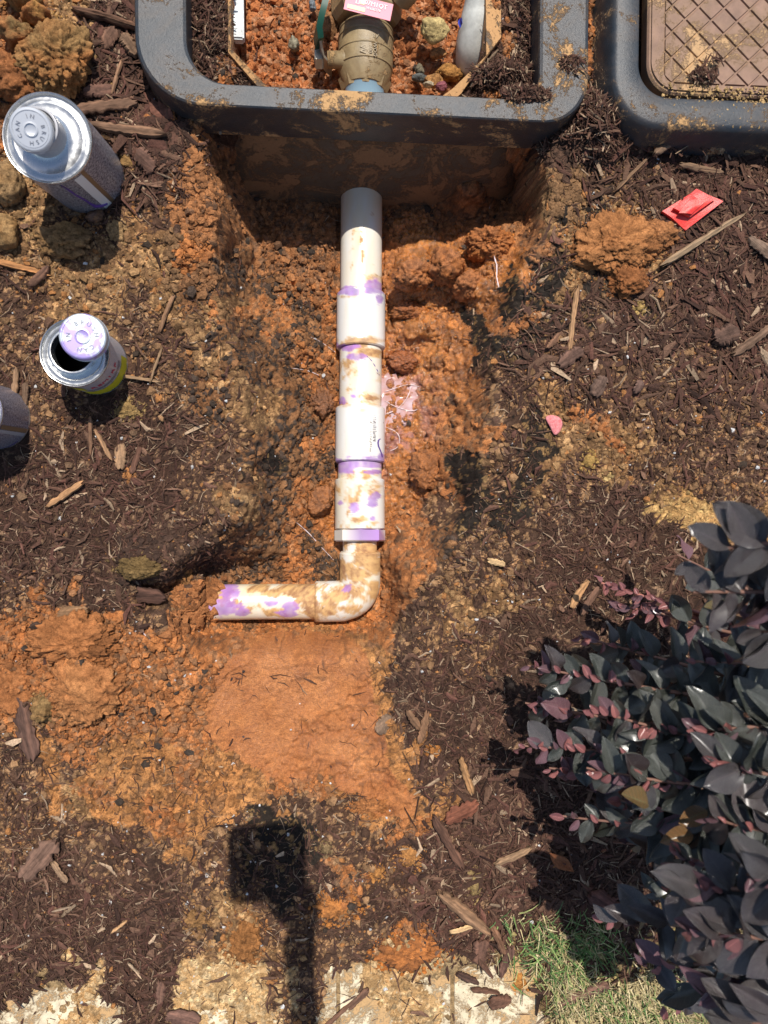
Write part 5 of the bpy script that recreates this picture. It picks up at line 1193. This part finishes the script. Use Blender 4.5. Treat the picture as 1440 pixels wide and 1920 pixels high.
# ------------------------------------------------------------------ shrub
def leaf_mat(name, c1_, c2_, rough, spec, spots=True):
    m = mat(name, c1_, rough, spec=spec, coat=.35); n = N(m); n.b.inputs['Coat Roughness'].default_value = .22; oi = n.n('ObjectInfo'); uv = n.n('TexCoord').outputs['UV']
    base = n.mix(oi.outputs['Random'], c1_, c2_)
    ve = n.n('SeparateXYZ'); n.l(uv, ve.inputs[0])
    v0 = n.math('ABSOLUTE', n.math('SUBTRACT', ve.outputs[1], .5))
    mid = n.ramp(v0, [(0, (1, 1, 1)), (.022, (0, 0, 0))])
    # side veins
    sv = n.math('SINE', n.math('MULTIPLY', n.math('SUBTRACT', ve.outputs[0], n.math('MULTIPLY', v0, .55)), 44))
    svr = n.ramp(sv, [(.90, (0, 0, 0)), (1., (.6, .6, .6))])
    col = n.mix(mid, base, tuple(min(1, x*2.2+.02) for x in c1_)); col = n.mix(svr, col, tuple(min(1, x*1.5+.01) for x in c2_))
    oc = n.n('TexCoord').outputs['Object']; 
    vm = n.n('VectorMath', operation='ADD'); n.l(oc, vm.inputs[0]); n.l(oi.outputs['Location'], vm.inputs[1])
    if spots:
        f = n.noise(170, 2, .5, vm.outputs[0]); col = n.mix(n.ramp(f, [(.71, (0, 0, 0)), (.735, (1, 1, 1))]), col, (.5, .36, .16))
        f2 = n.noise(35, 5, .7, vm.outputs[0]); col = n.mix(n.ramp(f2, [(.52, (0, 0, 0)), (.72, (.35,)*3)]), col, (.24, .22, .19))
    n.base(col); hb = n.math('ADD', n.math('MULTIPLY', svr, -.35), n.math('MULTIPLY', n.noise(240, 3, .6, vm.outputs[0]), .8)); n.bump(hb, .0005)
    M[name] = m
leaf_mat('leaf_green', (.018, .025, .018), (.034, .037, .029), .28, 1.); leaf_mat('leaf_purple', (.030, .018, .019), (.032, .027, .028), .28, 1.)
leaf_mat('leaf_pink', (.29, .10, .085), (.20, .075, .08), .5, .5, False); leaf_mat('leaf_olive', (.05, .06, .012), (.20, .075, .02), .45, .5); leaf_mat('leaf_mauve', (.10, .045, .055), (.15, .07, .085), .42, .5)
LEAF = []
for v_ in range(7):
    r_ = random.Random(v_); V = []; uvs = []; nu, nv = 12, 7; curl = r_.uniform(-.15, .65); fold = r_.uniform(.12, .42); wd = r_.uniform(.54, .68); wv = r_.uniform(.01, .07); tw = r_.uniform(-.5, .5)
    for i in range(nu):
        t = i/(nu-1); w_ = wd*(math.sin(math.pi*min(1, t**.95*.975+.02))**.72)*.5*(1-.12*t)
        for j in range(nv):
            a = j/(nv-1)*2-1; z = abs(a)*w_*fold*2-curl*t*t*.5+wv*math.sin(t*9+a*2)*abs(a)+tw*a*w_*t
            V.append((t, a*w_, z)); uvs.append((t, .5+a*.5))
    for v in range(3): pass
    me = make_mesh('leaf', V, grid_faces(nu, nv)); uv = me.uv_layers.new(name='UV'); vi = np.zeros(len(me.loops), int); me.loops.foreach_get('vertex_index', vi); uv.data.foreach_set('uv', np.array(uvs)[vi].ravel())
    LEAF.append(me)
LM_ = {}
def leafmesh(v_, mt):
    if (v_, mt) not in LM_:
        me = LEAF[v_].copy(); me.materials.append(M[mt]); LM_[(v_, mt)] = me
    return LM_[(v_, mt)]
root = P(1470, 1500, 0); root.z = 0
sh = empty('shrub', root, label='dark purple-leaved shrub with pink new shoots at the lower right', cat='shrub')
nleaf = [0]
def add_leaf(p, dirv, nrm, size, mt, name='leaf'):
    x_ = dirv.normalized(); z_ = (nrm-x_*nrm.dot(x_)).normalized(); y_ = z_.cross(x_)
    Mx = Matrix(((x_.x, y_.x, z_.x, 0), (x_.y, y_.y, z_.y, 0), (x_.z, y_.z, z_.z, 0), (0, 0, 0, 1)))
    o = bpy.data.objects.new(name, leafmesh(random.randrange(7), mt)); COL.objects.link(o); o.parent = sh
    o.matrix_local = Matrix.Translation(p-root) @ Mx @ Matrix.Diagonal((size, size*random.uniform(.85, 1.15), size, 1)); nleaf[0] += 1
m = mat('stem_bark', (.20, .10, .07), .7); M['stem_bark'] = m; solid('stem_pink', (.40, .15, .11), .6)
SHOOTS = [  # start px,py,z  end px,py,z, leaf size (m), main material, number of leaf pairs, pink tip length
 (1540, 1110, .36, 1300, 1110, .33, .036, 'P', 7, 0), (1560, 1020, .38, 1345, 1030, .36, .036, 'P', 6, 0),
 (1500, 1150, .20, 1270, 1040, .12, .036, 'G', 7, 0), (1470, 1200, .18, 1240, 1150, .09, .036, 'G', 6, 0),
 (1400, 1175, .12, 1125, 1092, .06, .017, 'K', 7, 9), (1380, 1170, .12, 1150, 1135, .05, .017, 'K', 6, 9),
 (1500, 1300, .20, 1085, 1192, .11, .034, 'G', 11, 4), (1480, 1330, .22, 990, 1248, .12, .034, 'G', 12, 7), (1420, 1370, .18, 985, 1318, .08, .033, 'G', 10, 5),
 (1500, 1400, .25, 1110, 1330, .19, .034, 'G', 10, 6), (1500, 1450, .24, 972, 1398, .14, .034, 'G', 13, 8), (1480, 1480, .26, 1100, 1440, .2, .034, 'G', 10, 6), (1440, 1470, .2, 1030, 1440, .13, .033, 'M', 9, 5),
 (1500, 1530, .24, 1055, 1530, .14, .034, 'G', 11, 3), (1500, 1550, .26, 1160, 1500, .18, .034, 'G', 9, 6), (1500, 1600, .22, 1150, 1580, .12, .034, 'G', 9, 0),
 (1520, 1640, .32, 1270, 1600, .26, .036, 'G', 7, 4), (1520, 1680, .36, 1250, 1660, .30, .038, 'P', 7, 3), (1500, 1740, .33, 1130, 1720, .18, .036, 'P', 9, 4), (1530, 1760, .38, 1290, 1740, .32, .038, 'P', 7, 3),
 (1500, 1780, .30, 1190, 1800, .18, .034, 'P', 8, 3), (1480, 1700, .30, 1330, 1880, .28, .036, 'P', 8, 3), (1460, 1760, .25, 1240, 1880, .16, .034, 'G', 7, 2), (1500, 1840, .34, 1350, 1925, .3, .036, 'P', 6, 0),
 (1540, 1240, .28, 1300, 1240, .22, .036, 'G', 8, 3), (1540, 1340, .30, 1290, 1370, .26, .036, 'G', 8, 4), (1540, 1440, .32, 1330, 1420, .28, .036, 'G', 7, 4), (1540, 1540, .34, 1330, 1530, .28, .036, 'G', 7, 4), (1560, 1200, .34, 1400, 1180, .30, .036, 'P', 6, 0),
 (1520, 1290, .15, 1180, 1260, .06, .033, 'G', 9, 2), (1500, 1560, .15, 1100, 1480, .08, .033, 'G', 9, 0), (1500, 1650, .15, 1200, 1660, .08, .033, 'G', 8, 0), (1500, 1400, .12, 1180, 1390, .06, .033, 'G', 8, 0), (1560, 1620, .40, 1400, 1640, .37, .038, 'P', 5, 2), (1480, 1860, .15, 1260, 1830, .1, .033, 'G', 6, 0)]
for si, (ax_, ay_, az_, bx_, by_, bz_, ls, kd, npair, tip) in enumerate(SHOOTS):
    az_ = .06+(az_-.06)*.74; bz_ = .05+(bz_-.05)*.80; ls *= .88; npair = int(npair*1.2)
    r_ = random.Random(si+5); A = P(ax_, ay_, az_); B = P(bx_, by_, bz_); mid = (A+B)/2+Vector((0, r_.uniform(-.01, .01), .015)); path = []
    for i in range(15):
        t = i/14; path.append(A*(1-t)**2+mid*2*t*(1-t)+B*t*t)
    base = root+Vector((r_.uniform(-.03, .03), r_.uniform(-.04, .04), 0))
    tube_obj('stem', [base, base.lerp(A, .5)+Vector((0, 0, .03))]+path, [.004, .0032]+[.0022-.0014*i/14 for i in range(15)], 'stem_pink' if kd == 'K' else 'stem_bark', sh, 6)
    nL = npair*2
    for i in range(nL):
        t = .06+.90*i/nL; t = min(1, t+r_.uniform(-.02, .02)); p = A*(1-t)**2+mid*2*t*(1-t)+B*t*t; tn = (mid*2*(1-2*t)+B*2*t-A*2*(1-t)).normalized()
        side = tn.cross(Vector((0, 0, 1))).normalized()*(1 if i % 2 else -1); dv = tn*r_.uniform(.1, 1.0)+side*r_.uniform(.4, 1.2)+Vector((r_.uniform(-.3, .3), r_.uniform(-.3, .3), r_.uniform(-.45, .6)))
        nm = Vector((r_.uniform(-.7, .7), r_.uniform(-.6, .8), 1)); s_ = ls*r_.uniform(.62, 1.12)*(1 if t < .8 else .8)
        mt = {'G': 'leaf_green', 'P': 'leaf_purple', 'K': 'leaf_pink', 'M': 'leaf_mauve'}[kd]; q = r_.random()
        if kd == 'G': mt = 'leaf_purple' if q < .22 else ('leaf_mauve' if q > .96 or t > .9 else mt)
        if kd == 'P' and q > .85: mt = 'leaf_mauve'
        if kd == 'K':
            if i % 2: continue
        if tip and t > .9: mt = 'leaf_mauve'; s_ *= .7
        if nleaf[0] > 100000: continue
        add_leaf(p, dv, nm, s_, mt)
    # clusters of young pink leaves towards the tip and in the axils
    for i in range(int(tip*1.7)):
        t = 1-.45*(i/max(1, tip*1.7))**1.2; p = A*(1-t)**2+mid*2*t*(1-t)+B*t*t+Vector((0, 0, .004)); tn = (B-mid).normalized()
        dv = tn*r_.uniform(.3, 1)+Vector((r_.uniform(-.7, .7), r_.uniform(-.9, .9), r_.uniform(0, .7)))
        add_leaf(p, dv, Vector((r_.uniform(-.6, .6), r_.uniform(-.6, .6), 1)), r_.uniform(.006, .012), 'leaf_pink' if r_.random() < .75 else 'leaf_mauve', 'young_leaf')
for (a_, b_, z_) in ((1195, 1515, .20), (1305, 1528, .21), (1278, 1572, .21), (1400, 1825, .24), (1350, 1150, .16)):
    add_leaf(P(a_+20, b_-8, z_), Vector((-1, random.uniform(-.5, .5), .1)), Vector((.3, .6, .7)), .022, 'leaf_olive')
# ------------------------------------------------------------------ phone and hand whose shadow falls on the mulch
ph = empty('phone', (-.028, -.028, .709), label='dark phone held flat above the hole, its shadow falling on the mulch', cat='phone')
pl_ = rect_loop(-.0645, -.0645, .0085, .0085, (.012,)*4, 8); pv = [v for z_ in (.7062, .707, .713, .7138) for v in zed(inset_mix(pl_, [Vector((-.028, -.028, 0))]*len(pl_), .02 if z_ in (.7062, .7138) else 0), z_)]
np_ = len(pl_); obj('body', pv, grid_faces(4, np_, wrapv=True).tolist()+[list(range(np_)), [3*np_+i for i in range(np_)]], 'phone_body', ph, False)
lathe('lens', [(.0045, 0), (.006, 0), (.006, .0015), (.0045, .0015)], 'glass_lens', ph, (0, 0, .7045), n=24)
hd = empty('person', (.0, -.11, .70), label='hand and forearm of the photographer holding the phone from below right', cat='person')
def skin_obj(name, verts, edges, rad, mt, par):
    b = wloc(par); me = bpy.data.meshes.new(name); me.from_pydata([tuple(Vector(v)-b) for v in verts], edges, []); o = bpy.data.objects.new(name, me); COL.objects.link(o); o.parent = par
    mo = o.modifiers.new('skin', 'SKIN'); 
    for i, r in enumerate(rad): me.skin_vertices[0].data[i].radius = (r, r)
    me.skin_vertices[0].data[0].use_root = True
    s_ = o.modifiers.new('sub', 'SUBSURF'); s_.levels = 1; s_.render_levels = 2; me.materials.append(M[mt]); return o
hv = [(.000, -.105, .705), (.004, -.085, .705), (-.004, -.075, .700), (-.012, -.062, .695), (.006, -.072, .700), (.002, -.058, .6955), (-.014, -.076, .701), (-.022, -.064, .696), (.012, -.080, .706), (.013, -.062, .7145), (.008, -.050, .717), (-.018, -.082, .702), (-.027, -.070, .697), (.006, -.114, .78), (.020, -.135, .92), (.045, -.20, 1.12)]
he = [(0, 1), (1, 2), (2, 3), (1, 4), (4, 5), (1, 6), (6, 7), (1, 8), (8, 9), (9, 10), (1, 11), (11, 12), (0, 13), (13, 14), (14, 15)]
skin_obj('body', hv, he, [.017, .014, .0075, .0065, .0075, .0065, .007, .006, .009, .0085, .007, .0065, .0055, .0145, .017, .026], 'skin', hd)
tube_obj('sleeve', [(.036, -.175, 1.05), (.05, -.22, 1.18), (.06, -.34, 1.36)], [.030, .036, .042], 'sleeve', hd, 20)
print('leaves', nleaf[0], 'ground verts', len(gv))
